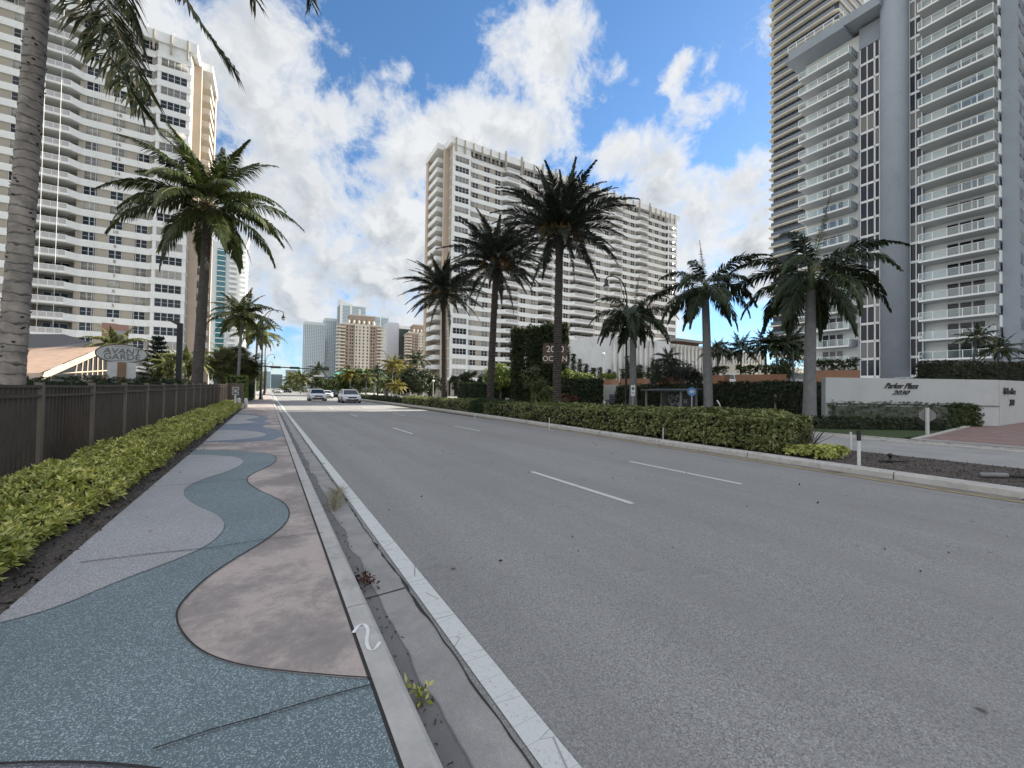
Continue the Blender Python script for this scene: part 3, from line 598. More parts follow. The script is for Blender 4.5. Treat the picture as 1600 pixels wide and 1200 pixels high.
def hedge(name,label,cat,boxes,leaf,mats,core,group=None,rz=0,pivot=None,stem=True,seed=1,n=6,spread=1.15,skirt=0.):
    # boxes: (x0,x1,y0,y1,z0,z1,density)
    r=np.random.RandomState(seed); Vs=[];F=[];base=0
    cb=MB(); pv=Vector(pivot) if pivot else Vector((boxes[0][0],boxes[0][2],boxes[0][4]))
    Mr=Matrix.Rotation(rz,4,'Z')
    for (x0,x1,y0,y1,z0,z1,dn) in boxes:
        p,a=shell_points(x0,x1,y0,y1,z0+.06,z1,dn,r); V,f=leaf_arrays(p,a,n,leaf[0],leaf[1],spread,r,base); Vs.append(V);F.append(f);base+=len(V)
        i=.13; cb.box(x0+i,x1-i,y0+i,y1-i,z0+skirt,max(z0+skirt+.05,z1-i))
    t=thing(name,label,cat,pv,0,group)
    V=np.concatenate(Vs)
    def rot(V):
        if rz==0: return V-np.array(pv)
        c_,s_=math.cos(rz),math.sin(rz); V=V-np.array((0,0,pv.z)); return np.stack([V[:,0]*c_-V[:,1]*s_,V[:,0]*s_+V[:,1]*c_,V[:,2]],1)
    npmesh('foliage',rot(V),np.concatenate(F),mats,t,LOC)
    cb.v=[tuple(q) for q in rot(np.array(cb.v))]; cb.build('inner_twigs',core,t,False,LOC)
    return t
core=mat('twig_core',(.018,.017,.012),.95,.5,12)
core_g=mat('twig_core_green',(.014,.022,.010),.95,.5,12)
lf_var=leafmat('variegated_leaf',[(.14,.20,.03),(.45,.48,.09),(.68,.66,.16),(.85,.82,.34),(.22,.30,.05)],.45,.2,.5)
lf_hed=leafmat('hedge_leaf',[(.045,.07,.014),(.14,.18,.035),(.28,.30,.09),(.42,.43,.2),(.09,.13,.028)],.45,.2,.5)
lf_dk=leafmat('dark_hedge_leaf',[(.014,.025,.009),(.032,.05,.016),(.065,.085,.03)],.5,.12,.4)
lf_mid=leafmat('mid_leaf',[(.03,.05,.015),(.06,.09,.025),(.11,.14,.04)],.5,.25,.4)
lf_lime=leafmat('lime_leaf',[(.10,.16,.03),(.22,.30,.06),(.36,.42,.12)],.5,.3,.4)
hedge('variegated_hedge','low yellow and green leaved hedge running along the wavy footpath below the iron fence','hedge',
    [(-2.85,-1.80,2.6,6.5,.12,.39,520),(-2.85,-1.78,6.5,10,.12,.46,440),(-2.85,-1.76,10,17,.12,.55,230),(-2.85,-1.74,17,38,.12,.60,110)],(.088,.027),[lf_var],core,seed=3,n=6,spread=.95)
hedge('median_hedge','waist high clipped hedge along the median, its near end open and twiggy','hedge',
    [(12.05,13.9,5.9,9,.09,1.12,330),(12.15,13.9,9,14,.09,1.08,210),(12.45,14.1,14,20,.09,1.04,120),(12.75,14.3,20,25.2,.09,.95,90)],(.095,.045),[lf_hed],core,seed=5,n=5,skirt=.15)
hedge('median_hedge','clipped median hedge between the second and third date palm','hedge',[(13.1,14.4,27.5,46,.09,.98,60)],(.12,.05),[lf_hed],core,seed=6,n=5)
hedge('median_hedge','low dark green median hedge running far ahead past the oncoming cars','hedge',[(13.3,14.5,50,120,.09,.72,18)],(.2,.09),[lf_mid],core,seed=7,n=5)
lf_gr=leafmat('tuft_leaf',[(.015,.035,.010),(.03,.06,.018),(.055,.085,.03)],.5,.2,.4)
hedge('tuft_plants','spiky dark green tufts in the median around the middle date palm trunk','plant',[(12.9,14.3,22.6,27.4,.09,.9,70)],(.34,.035),[lf_gr],core_g,seed=8,n=7,spread=.9)
t=hedge('trailing_shrub','sprawling yellowish shrub spilling onto the soil at the near end of median hedge','shrub',[(12.0,13.2,4.75,5.75,.09,.34,200)],(.09,.045),[lf_var],core,seed=9,n=6,skirt=0)
# bare twigs at the near hedge end
b=MB(); rd=random.Random(4)
for i in range(34):
    p=Vector((rd.uniform(12.2,13.7),rd.uniform(5.6,6.1),.09)); q=p+Vector((rd.uniform(-.3,.3),rd.uniform(-.7,.1),rd.uniform(.4,.9))); b.tube([p,p.lerp(q,.5)+Vector((rd.uniform(-.1,.1),rd.uniform(-.05,.05),0)),q],[.012,.008,.004],4)
b.build('bare_twigs',mat('twig',(.09,.07,.05),.9),bpy.data.objects['median_hedge'])
# ---- far verge hedges
hedge('dark_hedge','long dark clipped hedge wall behind the bus shelter and the ringed palms','hedge',[(26.2,27.8,11.2,17,.13,2.45,60),(26.4,28,17,26.5,.13,2.35,50)],(.14,.06),[lf_dk],core_g,seed=11,n=5)
hedge('dark_hedge','right end of the dark clipped hedge, meeting the lettered wall behind the nearest ringed palm','hedge',[(-.2,4.6,0,1.3,.13,2.5,70)],(.13,.055),[lf_dk],core_g,rz=R(-38),pivot=(P(1205,600,25.2).x,P(1205,600,25.2).y,0),seed=16,n=5)
hedge('wall_hedge','thin see-through hedge trained along the foot of the lettered white wall','hedge',[(-3.2,4.0,0,.5,.15,1.35,60)],(.11,.05),[lf_mid],mat('grey_twig',(.12,.13,.11),.9,.3,9),rz=R(-30.83),pivot=(27.6,7.85,0),seed=12,n=4)
hedge('wall_hedge','dense end of the hedge at the right corner of the lettered white wall','hedge',[(0,1.55,-.1,.6,.15,1.32,150)],(.1,.05),[lf_mid],core_g,rz=R(-30.83),pivot=(30.0,6.55,0),seed=13,n=5)
hedge('low_hedge','knee high dark hedge along the lawn before the lettered wall','hedge',[(-4.2,2.6,0,.9,.14,.62,110)],(.09,.04),[lf_dk],core_g,rz=R(-30.83),pivot=(26.2,7.2,0),seed=14,n=5)
hedge('terrace_hedge','broad clipped hedge above the right end of the lettered white wall','hedge',[(0,6.5,0,1.4,2.5,4.1,60)],(.12,.05),[leafmat('olive_leaf',[(.012,.018,.007),(.03,.035,.013),(.07,.065,.02)],.5,.15,.4)],core_g,rz=R(-30),pivot=(P(1462,600,27).x,P(1462,600,27).y,0),seed=15,n=5)
# ---- broadleaf trees
def tree(name,label,base,h,crowns,leafm,nl,ls,seed,group=None,tr=.16,bark=None,limbs=6,cat='tree',parent_tr=True):
    # crowns: (dx,dy,z,rx,ry,rz) relative to base
    t=thing(name,label,cat,base,0,group); rd=random.Random(seed); r=np.random.RandomState(seed); bark=bark or mat('grey_bark',(.13,.115,.10),.95,.3,6,.5)
    b=MB(); zf=min(c_[2]-c_[5]*.6 for c_ in crowns); f=Vector((0,0,max(.3,zf*.7))); b.tube([(0,0,0),(rd.uniform(-.1,.1),rd.uniform(-.1,.1),f.z*.5),f],[tr*1.3,tr,tr*.85],8)
    for c_ in crowns:
        for q in range(max(1,limbs//len(crowns)+1)):
            e=Vector((c_[0]+rd.uniform(-.6,.6)*c_[3],c_[1]+rd.uniform(-.6,.6)*c_[4],c_[2]+rd.uniform(-.5,.5)*c_[5])); md=f.lerp(e,.5)+Vector((rd.uniform(-.2,.2),rd.uniform(-.2,.2),rd.uniform(-.2,.3)))
            b.tube([f-Vector((0,0,.1)),md,e],[tr*.6,tr*.35,tr*.12],5)
    b.build('trunk',bark,t,True,LOC)
    P_=[];A_=[];tot=sum(c_[3]*c_[4]+c_[3]*c_[5] for c_ in crowns)
    for c_ in crowns:
        m=int(nl*(c_[3]*c_[4]+c_[3]*c_[5])/tot); k=max(8,m//60)
        # clumps on the blob's surface, then leaves round each clump
        d=r.normal(0,1,(k,3)); d/=np.linalg.norm(d,axis=1)[:,None]; rad=r.uniform(.55,1.0,(k,1)); cc_=d*rad*np.array(c_[3:6])+np.array(c_[:3])
        idx=r.randint(0,k,m); sc_=min(c_[3:6])*.28; off=r.normal(0,1,(m,3))*sc_*.6; P_.append(cc_[idx]+off); A_.append(off/sc_+d[idx]*.9+r.normal(0,.4,(m,3))+np.array([0,0,.4]))
    V,F=leaf_arrays(np.concatenate(P_),np.concatenate(A_),3,ls,ls*.5,1.1,r); npmesh('crown',V,F,[leafm],t,LOC)
    return t
def PXY(px,Z): p=P(px,600,Z); return p.x,p.y
# ================================================================ BUILDINGS
CAMV=Vector((0,0,CAMH))
def scatter(root,name,me,mats_list,cap=100):
    """mats_list: list of matrices in the root's coordinates. The largest `cap` become parts, the rest one stuff part."""
    base=root.location
    def size(M):
        p=base+M.translation; d=(p-CAMV); z=d.dot(_fw)
        if z<=.1: return -1
        x=FOC*d.dot(_R)/z+800; y=600-FOC*d.dot(_U)/z
        return (1/z) if -40<x<1640 and -40<y<1240 else (1/z)*.01
    ms=sorted(mats_list,key=size,reverse=True)
    for M in ms[:cap]:
        o=bpy.data.objects.new(name,me); C.objects.link(o); o.parent=root; o.matrix_local=M
    rest=ms[cap:]
    if rest:
        nv=len(me.vertices); co_=np.empty(nv*3,np.float32); me.vertices.foreach_get('co',co_); co_=co_.reshape(-1,3)
        Vs=[];F=[];MI=[]; fs=[tuple(p.vertices) for p in me.polygons]; mi=[p.material_index for p in me.polygons]; b=0
        for M in rest:
            A=np.array(M); Vs.append(co_@A[:3,:3].T+A[:3,3]); F+= [tuple(b+i for i in f) for f in fs]; MI+=mi; b+=nv
        o=npmesh(name+'_rows',np.concatenate(Vs),F,list(me.materials),root,LOC,'stuff',MI)
def mesh_only(mb,name,mats):
    me=bpy.data.meshes.new(name); me.from_pydata([tuple(v) for v in mb.v],[],mb.f); [me.materials.append(m) for m in (mats if isinstance(mats,list) else [mats])]
    me.polygons.foreach_set('material_index',mb.m); me.update(); return me
white=mat('white_stucco',(.76,.775,.78),.8,.06,.4,.1,stain=((.42,.41,.39),.8,.35))
beige=mat('beige_stucco',(.39,.35,.30),.85,.08,.3,.1,stain=((.25,.215,.175),.6,.35))
peach=mat('peach_stucco',(.50,.41,.33),.85,.08,.3)
wframe=mat('window_frame_white',(.5,.51,.52),.5,.05)
glassd=glassmat('window_glass',(.014,.016,.02),.12,.26,.8,.14)
curt=mat('curtain',(.30,.29,.27),.8,.25,2,rand=.35)
railm=mat('railing_grey',(.42,.41,.42),.5,.1,3)
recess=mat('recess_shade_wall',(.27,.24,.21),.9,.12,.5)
def winmesh(w_,h,npane,deep=.08,rows=2,glass=None,frame=None,cur=.0):
    b=MB(); g=1
    # in x along, y out of the wall = -y, z up ; origin bottom centre
    b.box(-w_/2,w_/2,-.02,.05,0,h,1)
    t=.07
    for (x0,x1,z0,z1) in [(-w_/2-t,w_/2+t,-t,0),(-w_/2-t,w_/2+t,h,h+t),(-w_/2-t,-w_/2,0,h),(w_/2,w_/2+t,0,h)]: b.box(x0,x1,-deep,.04,z0,z1,0)
    for i in range(1,npane):
        x=-w_/2+w_*i/npane; b.box(x-.06,x+.06,-deep+.01,.03,0,h,0)
    for i in range(npane):
        xa=-w_/2+w_*i/npane
        for j in range(1,rows): z=h*j/rows; b.box(xa+.06,xa+w_/npane-.06,-deep+.03,.02,z-.025,z+.025,0)
    return mesh_only(b,'window',[frame or wframe,glass or glassd])
def hemisphere(name,label,X0,mirror):
    Y0=104.0; FH=2.77; NF=23; ZB=5.0; W=93.0
    root=thing(name,label,'apartment block',(X0,Y0,0),0,'twin beige and white apartment blocks')
    sg=-1 if mirror else 1     # local u grows away from the road-side corner
    def M(u,y,z): return Matrix.Translation((sg*u,y,z))
    seg=[('bay',5.2),('win3',10.8),('balc',5.5),('win2',7.5),('balc',5.0),('win2',7.5),('dbl',10.0),('win2',7.5),('balc',5.0),('win2',7.5),('balc',5.5),('win3',10.8),('bay',5.2)]
    us=[];u=0
    for k,l in seg: us.append((k,u,u+l)); u+=l
    W=u; top=ZB+FH*NF
    # body walls
    b=MB()
    def bx(u0,u1,y0,y1,z0,z1,mi=0): b.box(min(sg*u0,sg*u1),max(sg*u0,sg*u1),y0,y1,z0,z1,mi)
    bx(0.02,W-.02,2.2,14,0,top+2.4)
    for k,a,c_ in us:
        if k in('win3','win2'): bx(a,c_,0,2.3,ZB,top)
        if k=='bay': bx(a+.01,c_,-.0,2.3,ZB,top)
    b.build('wall',[beige],root,False,LOC)
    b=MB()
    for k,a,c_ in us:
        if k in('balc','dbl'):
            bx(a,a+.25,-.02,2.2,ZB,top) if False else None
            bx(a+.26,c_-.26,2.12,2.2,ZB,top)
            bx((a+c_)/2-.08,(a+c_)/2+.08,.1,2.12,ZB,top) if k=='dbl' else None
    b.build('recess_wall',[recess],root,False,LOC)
    # ground floor: colonnade and soffit
    b=MB(); bx(-.6,W+.6,-2.2,2.1,ZB-.55,ZB+.35)
    b.build('podium_soffit',[white],root,False,LOC)
    b=MB()
    for i in range(15): 
        uu=.8+i*(W-1.6)/14; bx(uu-.4,uu+.4,-1.2,-.5,0,ZB-.56)
    b.build('column',[beige],root,False,LOC)
    b=MB(); bx(1,W-1,2.1,2.19,0.3,4.2,0); b.build('lobby_glass',[glassd],root,False,LOC)
    # floor band: one mesh repeated per floor (slab + white parapet following the bays)
    def band(toplevel=False):
        b=MB(); path=[] # (u,y)
        for k,a,c_ in us:
            if k=='bay': path+= [(a-.02,-1.0),(c_,-1.0)] if a<1 else [(a,-1.0),(c_+.02,-1.0)]
            elif k in('win3','win2'): path+=[(a+.6,-.22),(c_-.6,-.22)]
            else: path+=[(a+.7,-1.55),(c_-.7,-1.55)]
        H=1.08
        pth=[(x,y) for x,y in path]
        # slab (soffit) as one polygon
        poly=[(sg*x,y) for x,y in pth]+[(sg*(W),2.1),(0,2.1)]
        if sg<0: poly=poly[::-1]
        b.prism(poly,-.16,0.0,0)
        for (x0,y0),(x1,y1) in zip(pth,pth[1:]):
            rail=abs(y0+1.55)<.01 and abs(y1+1.55)<.01
            t=.14; d=Vector((x1-x0,y1-y0)); L_=d.length; nn=Vector((-d.y,d.x))/L_*t
            q=[(sg*x0,y0),(sg*x1,y1),(sg*(x1+nn.x),y1+nn.y),(sg*(x0+nn.x),y0+nn.y)]
            if sg<0: q=q[::-1]
            if rail:
                b.prism(q,.0,.22,0)
            else: b.prism(q,.0,H-(.02 if abs(y0-y1)>.01 else 0),0)
        return mesh_only(b,'floor_band',[white])
    scatter(root,'floor_band',band(),[M(0,0,ZB+FH*i)@Matrix.Scale(1,4) for i in range(1,NF)],100)
    # railings on balcony fronts
    def rail(l):
        b=MB(); b.box(-l/2,l/2,-.03,.03,.85,.93,0); b.box(-l/2,l/2,-.012,.012,.02,.85,1)
        nb_=max(3,int(l/.9))
        for i in range(nb_+1): x=-l/2+l*i/nb_; b.box(x-.035,x+.035,-.04,.04,.0,.9,0)
        return mesh_only(b,'balcony_railing',[white,railm])
    rl={}
    for k,a,c_ in us:
        if k in('balc','dbl'):
            l=round(c_-a-1.4,2); rl.setdefault(l,[]).extend([M((a+c_)/2,-1.5,ZB+FH*i+.2) for i in range(1,NF)])
    for l,ms in rl.items(): scatter(root,'balcony_railing',rail(l),ms,45 if l<5 else 25)
    # windows
    rd=random.Random(4); w2=winmesh(1.75,1.45,2); w4=winmesh(3.9,1.5,4,rows=2); wl=winmesh(1.75,1.45,2,glass=curt); w4l=winmesh(3.9,1.5,4,glass=curt); door=winmesh(3.2,2.2,3,rows=1); ws=winmesh(.75,1.5,1)
    A={id(m):(m,[]) for m in(w2,w4,wl,w4l,door,ws)}
    for i in range(0,NF-1):
        z=ZB+FH*i+1.12; blind=rd.random()<.25
        for k,a,c_ in us:
            n_={'win3':3,'win2':2}.get(k)
            if n_:
                for j in range(n_):
                    uu=a+(c_-a)*(j+.5)/n_; bl=blind if n_==3 else rd.random()<.25; m=wl if bl else w2; A[id(m)][1].append(M(uu,-.03,z))
            elif k=='bay':
                m=w4l if rd.random()<.3 else w4; A[id(m)][1].append(M((a+c_)/2,-.93,z))
                o_=c_ if a<1 else a; A[id(ws)][1].append(M(o_,-.45,z)@Matrix.Rotation(R(90),4,'Z'))
            elif k=='dbl':
                for q in(-1,1): A[id(door)][1].append(M((a+c_)/2+q*2.4,2.05,ZB+FH*i+.05))
            else: A[id(door)][1].append(M((a+c_)/2,2.05,ZB+FH*i+.05))
    # bay casing behind the bay windows
    for k,a,c_ in us:
        if k=='bay': b=MB(); bx(a+.1,c_-.05,-.90,0,ZB,top); b.build('bay_wall',[white],root,False,LOC)
    for m,ms in A.values(): 
        if ms: scatter(root,'window',m,ms,{id(w2):55,id(w4):22,id(wl):8,id(w4l):5,id(door):5,id(ws):5}[id(m)])
    # top floor
    zt=ZB+FH*(NF-1)+1.1; b=MB()
    bx(-.9,W+.9,-1.3,14.5,top,top+1.9); b.build('parapet',[white],root,False,LOC)
    b=MB(); fm=[]
    for k,a,c_ in us:
        if k in('balc','dbl'): 
            for e in(a+.05,c_-.05): fm.append(M(e,-1.5,top-FH+.1)@Matrix.Diagonal((1.6,1,1.5,1)))
        else:
            n_=max(2,int((c_-a)/2.6))
            for j in range(n_): fm.append(M(a+(c_-a)*(j+.1)/n_+.3,-1.45,top-1.9))
    q=MB(); q.box(-.14,.14,-.22,.3,0,3.6); scatter(root,'parapet_fin',mesh_only(q,'parapet_fin',[beige]),fm,100)
    q=winmesh(2.0,1.5,2); scatter(root,'window',q,[M(a+(c_-a)*(j+.5)/max(2,int((c_-a)/2.4)),-.25,top-1.62) for k,a,c_ in us if k not in('balc','dbl') for j in range(max(2,int((c_-a)/2.4)))],20)
    # road-side end: columns and projecting balconies
    b=MB()
    for (y0,y1,x0,x1) in((2.3,3.3,0,-1.3),(3.9,4.5,0,-.5),(11.6,13.4,0,-2.8)): 
        b.box(min(sg*x0,sg*x1),max(sg*x0,sg*x1),y0,y1,0,top)
    b.build('end_column',[peach],root,False,LOC)
    q=MB(); s_=-sg
    xa,xb=0,s_*2.6
    q.box(min(xa,xb),max(xa,xb),4.6,11.5,-.16,0)
    q.box(min(xb-s_*.14,xb),max(xb-s_*.14,xb),4.6,11.5,.001,1.08); q.box(min(xa,xb-s_*.14),max(xa,xb-s_*.14),4.6,4.74,.001,1.06)
    scatter(root,'end_balcony',mesh_only(q,'end_balcony',[white if sg>0 else mat('cream_stucco',(.6,.55,.47),.8,.06)]),[Matrix.Translation((0,0,ZB+FH*i)) for i in range(1,NF)],100)
    q=MB(); q.box(min(0,s_*3.0),max(0,s_*3.0),3.5,13.6,0,1.6); q.build('end_parapet',[white],root,False,LOC).location=(0,0,top+.1)
    # rooftop vents and window-washing cables
    b=MB(); rd=random.Random(8)
    for i in range(26): uu=rd.uniform(1,W-1); b.tube([(sg*uu,-1.2,top+1.9),(sg*uu,-1.2,top+2.7),(sg*(uu-.3),-1.2,top+2.9)],.07,5)
    b.build('roof_vents',[white],root,False,LOC)
    return root,us,ZB,FH,NF,sg
hr=hemisphere('apartment_block','wide beige and white apartment block right of the road, behind the date palms',42.0,False)
hl=hemisphere('apartment_block','beige apartment block left of the road, cables and floor numbers on its face',-14.5,True)
root=hl[0]
b=MB()
for uu in(7.6,13.4,17.8,19.8): b.tube([(-uu,-1.85 if uu>16 else -.6,2),(-uu,-1.85 if uu>16 else -.6,70)],.032,4)
b.build('facade_cable',mat('cable_white',(.7,.7,.7),.5),root,False,LOC)
numc=mat('number_bronze',(.30,.24,.2),.6)
for k in range(4,23):
    M_=Matrix.Translation((-14.5-10.6,104-.30,5.0+2.77*(k-1)-.0+.25))@Matrix.Rotation(R(90),4,'X')
    text(str(k),.85,.03,numc,'floor_number',root,M_)
# ---------------- Parker tower
blue=mat('blue_grey_stucco',(.30,.335,.38),.85,.05,.3,.08,stain=((.2,.225,.26),.5,.4))
wpaint=mat('white_paint_wall',(.80,.81,.81),.75,.05,.4,.1)
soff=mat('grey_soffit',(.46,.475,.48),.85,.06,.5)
balg=None
def clearglass():
    m,n,b=nt('balcony_glass'); t=N(n,'ShaderNodeBsdfTransparent'); t.inputs[0].default_value=(.82,.88,.88,1); g=N(n,'ShaderNodeBsdfGlossy'); g.inputs['Roughness'].default_value=.05
    d=N(n,'ShaderNodeBsdfDiffuse'); d.inputs[0].default_value=(.6,.68,.7,1)
    a=N(n,'ShaderNodeMixShader'); a.inputs[0].default_value=.09; L(n,t.outputs[0],a.inputs[1]); L(n,g.outputs[0],a.inputs[2])
    c_=N(n,'ShaderNodeMixShader'); c_.inputs[0].default_value=.07; L(n,a.outputs[0],c_.inputs[1]); L(n,d.outputs[0],c_.inputs[2]); L(n,c_.outputs[0],n.nodes['Material Output'].inputs[0]); MATS['cg']=m; return m
balg=clearglass()
PX=79.0; FH=2.75; ZB=7.0; NF=27
pk=thing('apartment_tower','blue grey and white balcony tower with a rounded central column, behind the lettered white wall','apartment tower',(PX,12.6,0))
# local: x = depth (towards +x away from the road), y along the face
def yl(y): return y-12.6
TOPR=ZB+FH*NF; TOPL=ZB+FH*19.35
b=MB()
b.box(1.9,24,yl(12.62),yl(20.1),3.0,TOPR); b.box(2.6,24,yl(20.1),yl(27.3),3.0,TOPR); b.box(1.9,20,yl(27.3),yl(35.3),3.0,TOPL)
b.build('wall',[wpaint],pk,False,LOC)
b=MB(); b.box(.9,24.1,yl(11.3),yl(12.61),3.0,TOPR+1); b.build('side_wall',[blue],pk,False,LOC)
b=MB(); b.box(-.8,1.9,yl(12.3),yl(12.61),ZB-.3,TOPR) if False else None
# cylinder
b=MB(); k=40; prof=[(1.62,0),(1.62,TOPR+2)]; b.lathe(prof,k,c=(.6,yl(22.95),0)); b.build('round_column',[blue],pk,True,LOC)
# window strips
dg=glassmat('tower_glass',(.008,.011,.018),.06,.35,.9,.16)
def strip_win(w_,npane):
    q=MB(); q.box(0,.03,-w_/2,w_/2,0,FH,1); q.box(-.1,.06,-w_/2,w_/2,-.18,.18,0)
    for i in range(npane+1): y=-w_/2+w_*i/npane; q.box(-.08,.05,y-.06,y+.06,.18,FH-.18,0)
    return mesh_only(q,'window',[wpaint,dg])
s1=strip_win(1.75,2); s2=strip_win(.55,1); s3=strip_win(1.3,2)
scatter(pk,'window',s1,[Matrix.Translation((1.0,yl(26.3),ZB-2.2+FH*i)) for i in range(0,19)],40)
scatter(pk,'window',s2,[Matrix.Translation((.95,yl(25.05),ZB-2.2+FH*i)) for i in range(0,19)],20)
scatter(pk,'window',s3,[Matrix.Translation((1.0,yl(20.7),ZB-2.2+FH*i)) for i in range(0,NF)],40)
b=MB(); b.box(1.05,2.7,yl(20.0),yl(22.4),ZB-2.2,TOPR); b.box(1.06,2.7,yl(24.0),yl(27.35),ZB-2.2,TOPL+.2); b.build('shaft_wall',[blue],pk,False,LOC)
b=MB(); b.box(.3,1.2,yl(19),yl(36),2.9,ZB-2.4); b.box(.3,1.2,yl(12.6),yl(19),2.9,ZB-2.4); b.build('base_fascia',[wpaint],pk,False,LOC)
# balconies
def balcony(l):
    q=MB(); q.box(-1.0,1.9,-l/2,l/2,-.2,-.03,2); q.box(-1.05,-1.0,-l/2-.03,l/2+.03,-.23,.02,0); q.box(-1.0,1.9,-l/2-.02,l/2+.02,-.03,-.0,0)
    # frame posts, top rail, side wing
    for i in range(6): y=-l/2+l*i/5; q.box(-1.03,-.97,y-.04,y+.04,.02,1.02,0)
    q.box(-1.02,-.98,-l/2,l/2,1.0,1.05,0)
    q.box(-1.0,-.99,-l/2+.04,l/2-.04,.06,.98,1)
    for e in(-1,1): q.box(-.98,-.3,e*(l/2)-.02*e-.01,e*(l/2)-.02*e+.01,.06,.98,1); q.box(-1.02,-.3,e*l/2-.03,e*l/2+.03,1.0,1.05,0)
    q.box(-.3,1.9,-l/2-.16,-l/2-.03,.0,1.0,3)
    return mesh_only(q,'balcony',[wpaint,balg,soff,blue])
bR=balcony(7.0); bL=balcony(7.1)
scatter(pk,'balcony',bR,[Matrix.Translation((0,yl(16.45),ZB+FH*i)) for i in range(0,NF)],60)
scatter(pk,'balcony',bL,[Matrix.Translation((0,yl(31.55),ZB+FH*i)) for i in range(0,19)],60)
def doors(l):
    q=MB(); q.box(0,.04,-l/2,l/2,0,2.15,1); 
    for i in range(4): y=-l/2+l*i/3; q.box(-.05,.05,y-.07,y+.07,0,2.2,0)
    q.box(-.05,.05,-l/2,l/2,2.15,2.22,0)
    return mesh_only(q,'balcony_door',[wpaint,dg])
scatter(pk,'balcony_door',doors(3.6),[Matrix.Translation((1.84,yl(16.0),ZB+FH*i+.02)) for i in range(0,NF)],60)
scatter(pk,'balcony_door',doors(3.0),[Matrix.Translation((1.84,yl(31.2),ZB+FH*i+.02)) for i in range(0,18)],40)
b=MB(); 
for i in range(NF): b.box(.2,1.9,yl(12.62),yl(12.78),ZB+FH*i+1.02,ZB+FH*i+FH-.22)
b.build('balcony_wing',[wpaint],pk,False,LOC)
# roof soffit over the left stack
b=MB(); b.box(-1.9,20,yl(28.4),yl(36.9),TOPL,TOPL+.5); b.box(-1.5,20,yl(24),yl(36.5),TOPL+.5,TOPL+1.9); b.build('roof_slab',[blue],pk,False,LOC)
b=MB(); 
for i in range(7): y=yl(28.6+i*1.35); b.box(-1.3,-1.24,y-.04,y+.04,TOPL+1.9,TOPL+3.1)
b.box(-1.3,-1.24,yl(28.6),yl(36.7),TOPL+3.05,TOPL+3.12); b.build('roof_railing',[wpaint],pk,False,LOC)
# south face windows
q=MB(); q.box(-.65,.65,-.02,.03,0,1.5,1)
for x in(-.65,0,.65): q.box(x-.06,x+.06,-.05,.02,0,1.5,0)
sw=mesh_only(q,'window',[mat('grey_frame',(.33,.36,.4),.6),dg])
scatter(pk,'window',sw,[Matrix.Translation((x,yl(11.3)-.02,ZB+FH*i+.75)) for i in range(0,NF) for x in(2.3,4.0,7.4,9.2)],60)
# ---------------- 2000 tower
t2=thing('glass_tower','tall dark glass tower with thin white floor edges, partly behind the blue grey tower','glass tower',(135,50.5,0))
b=MB(); b.box(.6,26,0.3,17.6,14,128); b.build('glass_wall',[glassmat('dark_glass',(.014,.018,.026),.07,.5,1.0)],t2,False,LOC)
q=MB(); q.prism([(-.9,.9),(-.4,0),(26,0),(26,18.6),(-.4,18.6),(-.9,17.7)][::-1],-.2,.04,0)
scatter(t2,'floor_edge',mesh_only(q,'floor_edge',[mat('cream_slab',(.60,.57,.50),.8,.05)]),[Matrix.Translation((0,0,14+3.1*i)) for i in range(37)],60)
q=MB(); q.box(-.8,-.77,.9,17.6,.1,1.15,0); scatter(t2,'balcony_glass',mesh_only(q,'balcony_glass',[glassmat('rail_glass',(.06,.08,.10),.1,.8,.5)]),[Matrix.Translation((0,0,14+3.1*i)) for i in range(37)],60)
q=MB()
for j in range(15): q.box(.52,.6,1+j*1.15,1.06+j*1.15,.1,2.85)
scatter(t2,'mullions',mesh_only(q,'mullions',[mat('mullion_grey',(.14,.145,.15),.5)]),[Matrix.Translation((0,0,14+3.1*i)) for i in range(36)],60)
# podium wall with stained ribs
def rib_mat():
    m,n,b=nt('ribbed_concrete'); v=coord(n); s=N(n,'ShaderNodeSeparateXYZ'); L(n,v,s.inputs[0])
    f=noise(n,coord(n,(1,1,.12)),1.2,6,.7); c=mix(n,ramp(n,f,[(.42,0.0),(.62,.85)]),(.66,.65,.62),(.2,.19,.175)); L(n,c,b.inputs['Base Color']); b.inputs['Roughness'].default_value=.85; return m
ribm=rib_mat()
pw=thing('parking_podium','long pale parking podium wall with rain-streaked vertical ribs below the glass tower','parking garage',(57,60,0))
b=MB(); b.box(0,19.6,0,30,0,13.2); b.build('smooth_wall',[mat('podium_white',(.62,.63,.64),.85,.08,.5,stain=((.33,.33,.33),.4,.4))],pw,False,LOC)
b=MB(); b.box(19.6,60,.6,28,0,13.0); 
b.build('ribbed_wall',[ribm],pw,False,LOC)
q=MB(); q.box(-.28,.28,-.45,.6,0,12.6); scatter(pw,'rib',mesh_only(q,'rib',[ribm]),[Matrix.Translation((20.2+1.35*i,0.0,.2)) for i in range(29)]+[Matrix.Translation((2.2+1.5*i,-.06,.2)) for i in range(9)],60)
b=MB(); b.box(36,78,-6,-.5,0,9.0); b.build('low_wing',[mat('cream_wall',(.6,.57,.5),.85,.06)],pw,False,LOC)
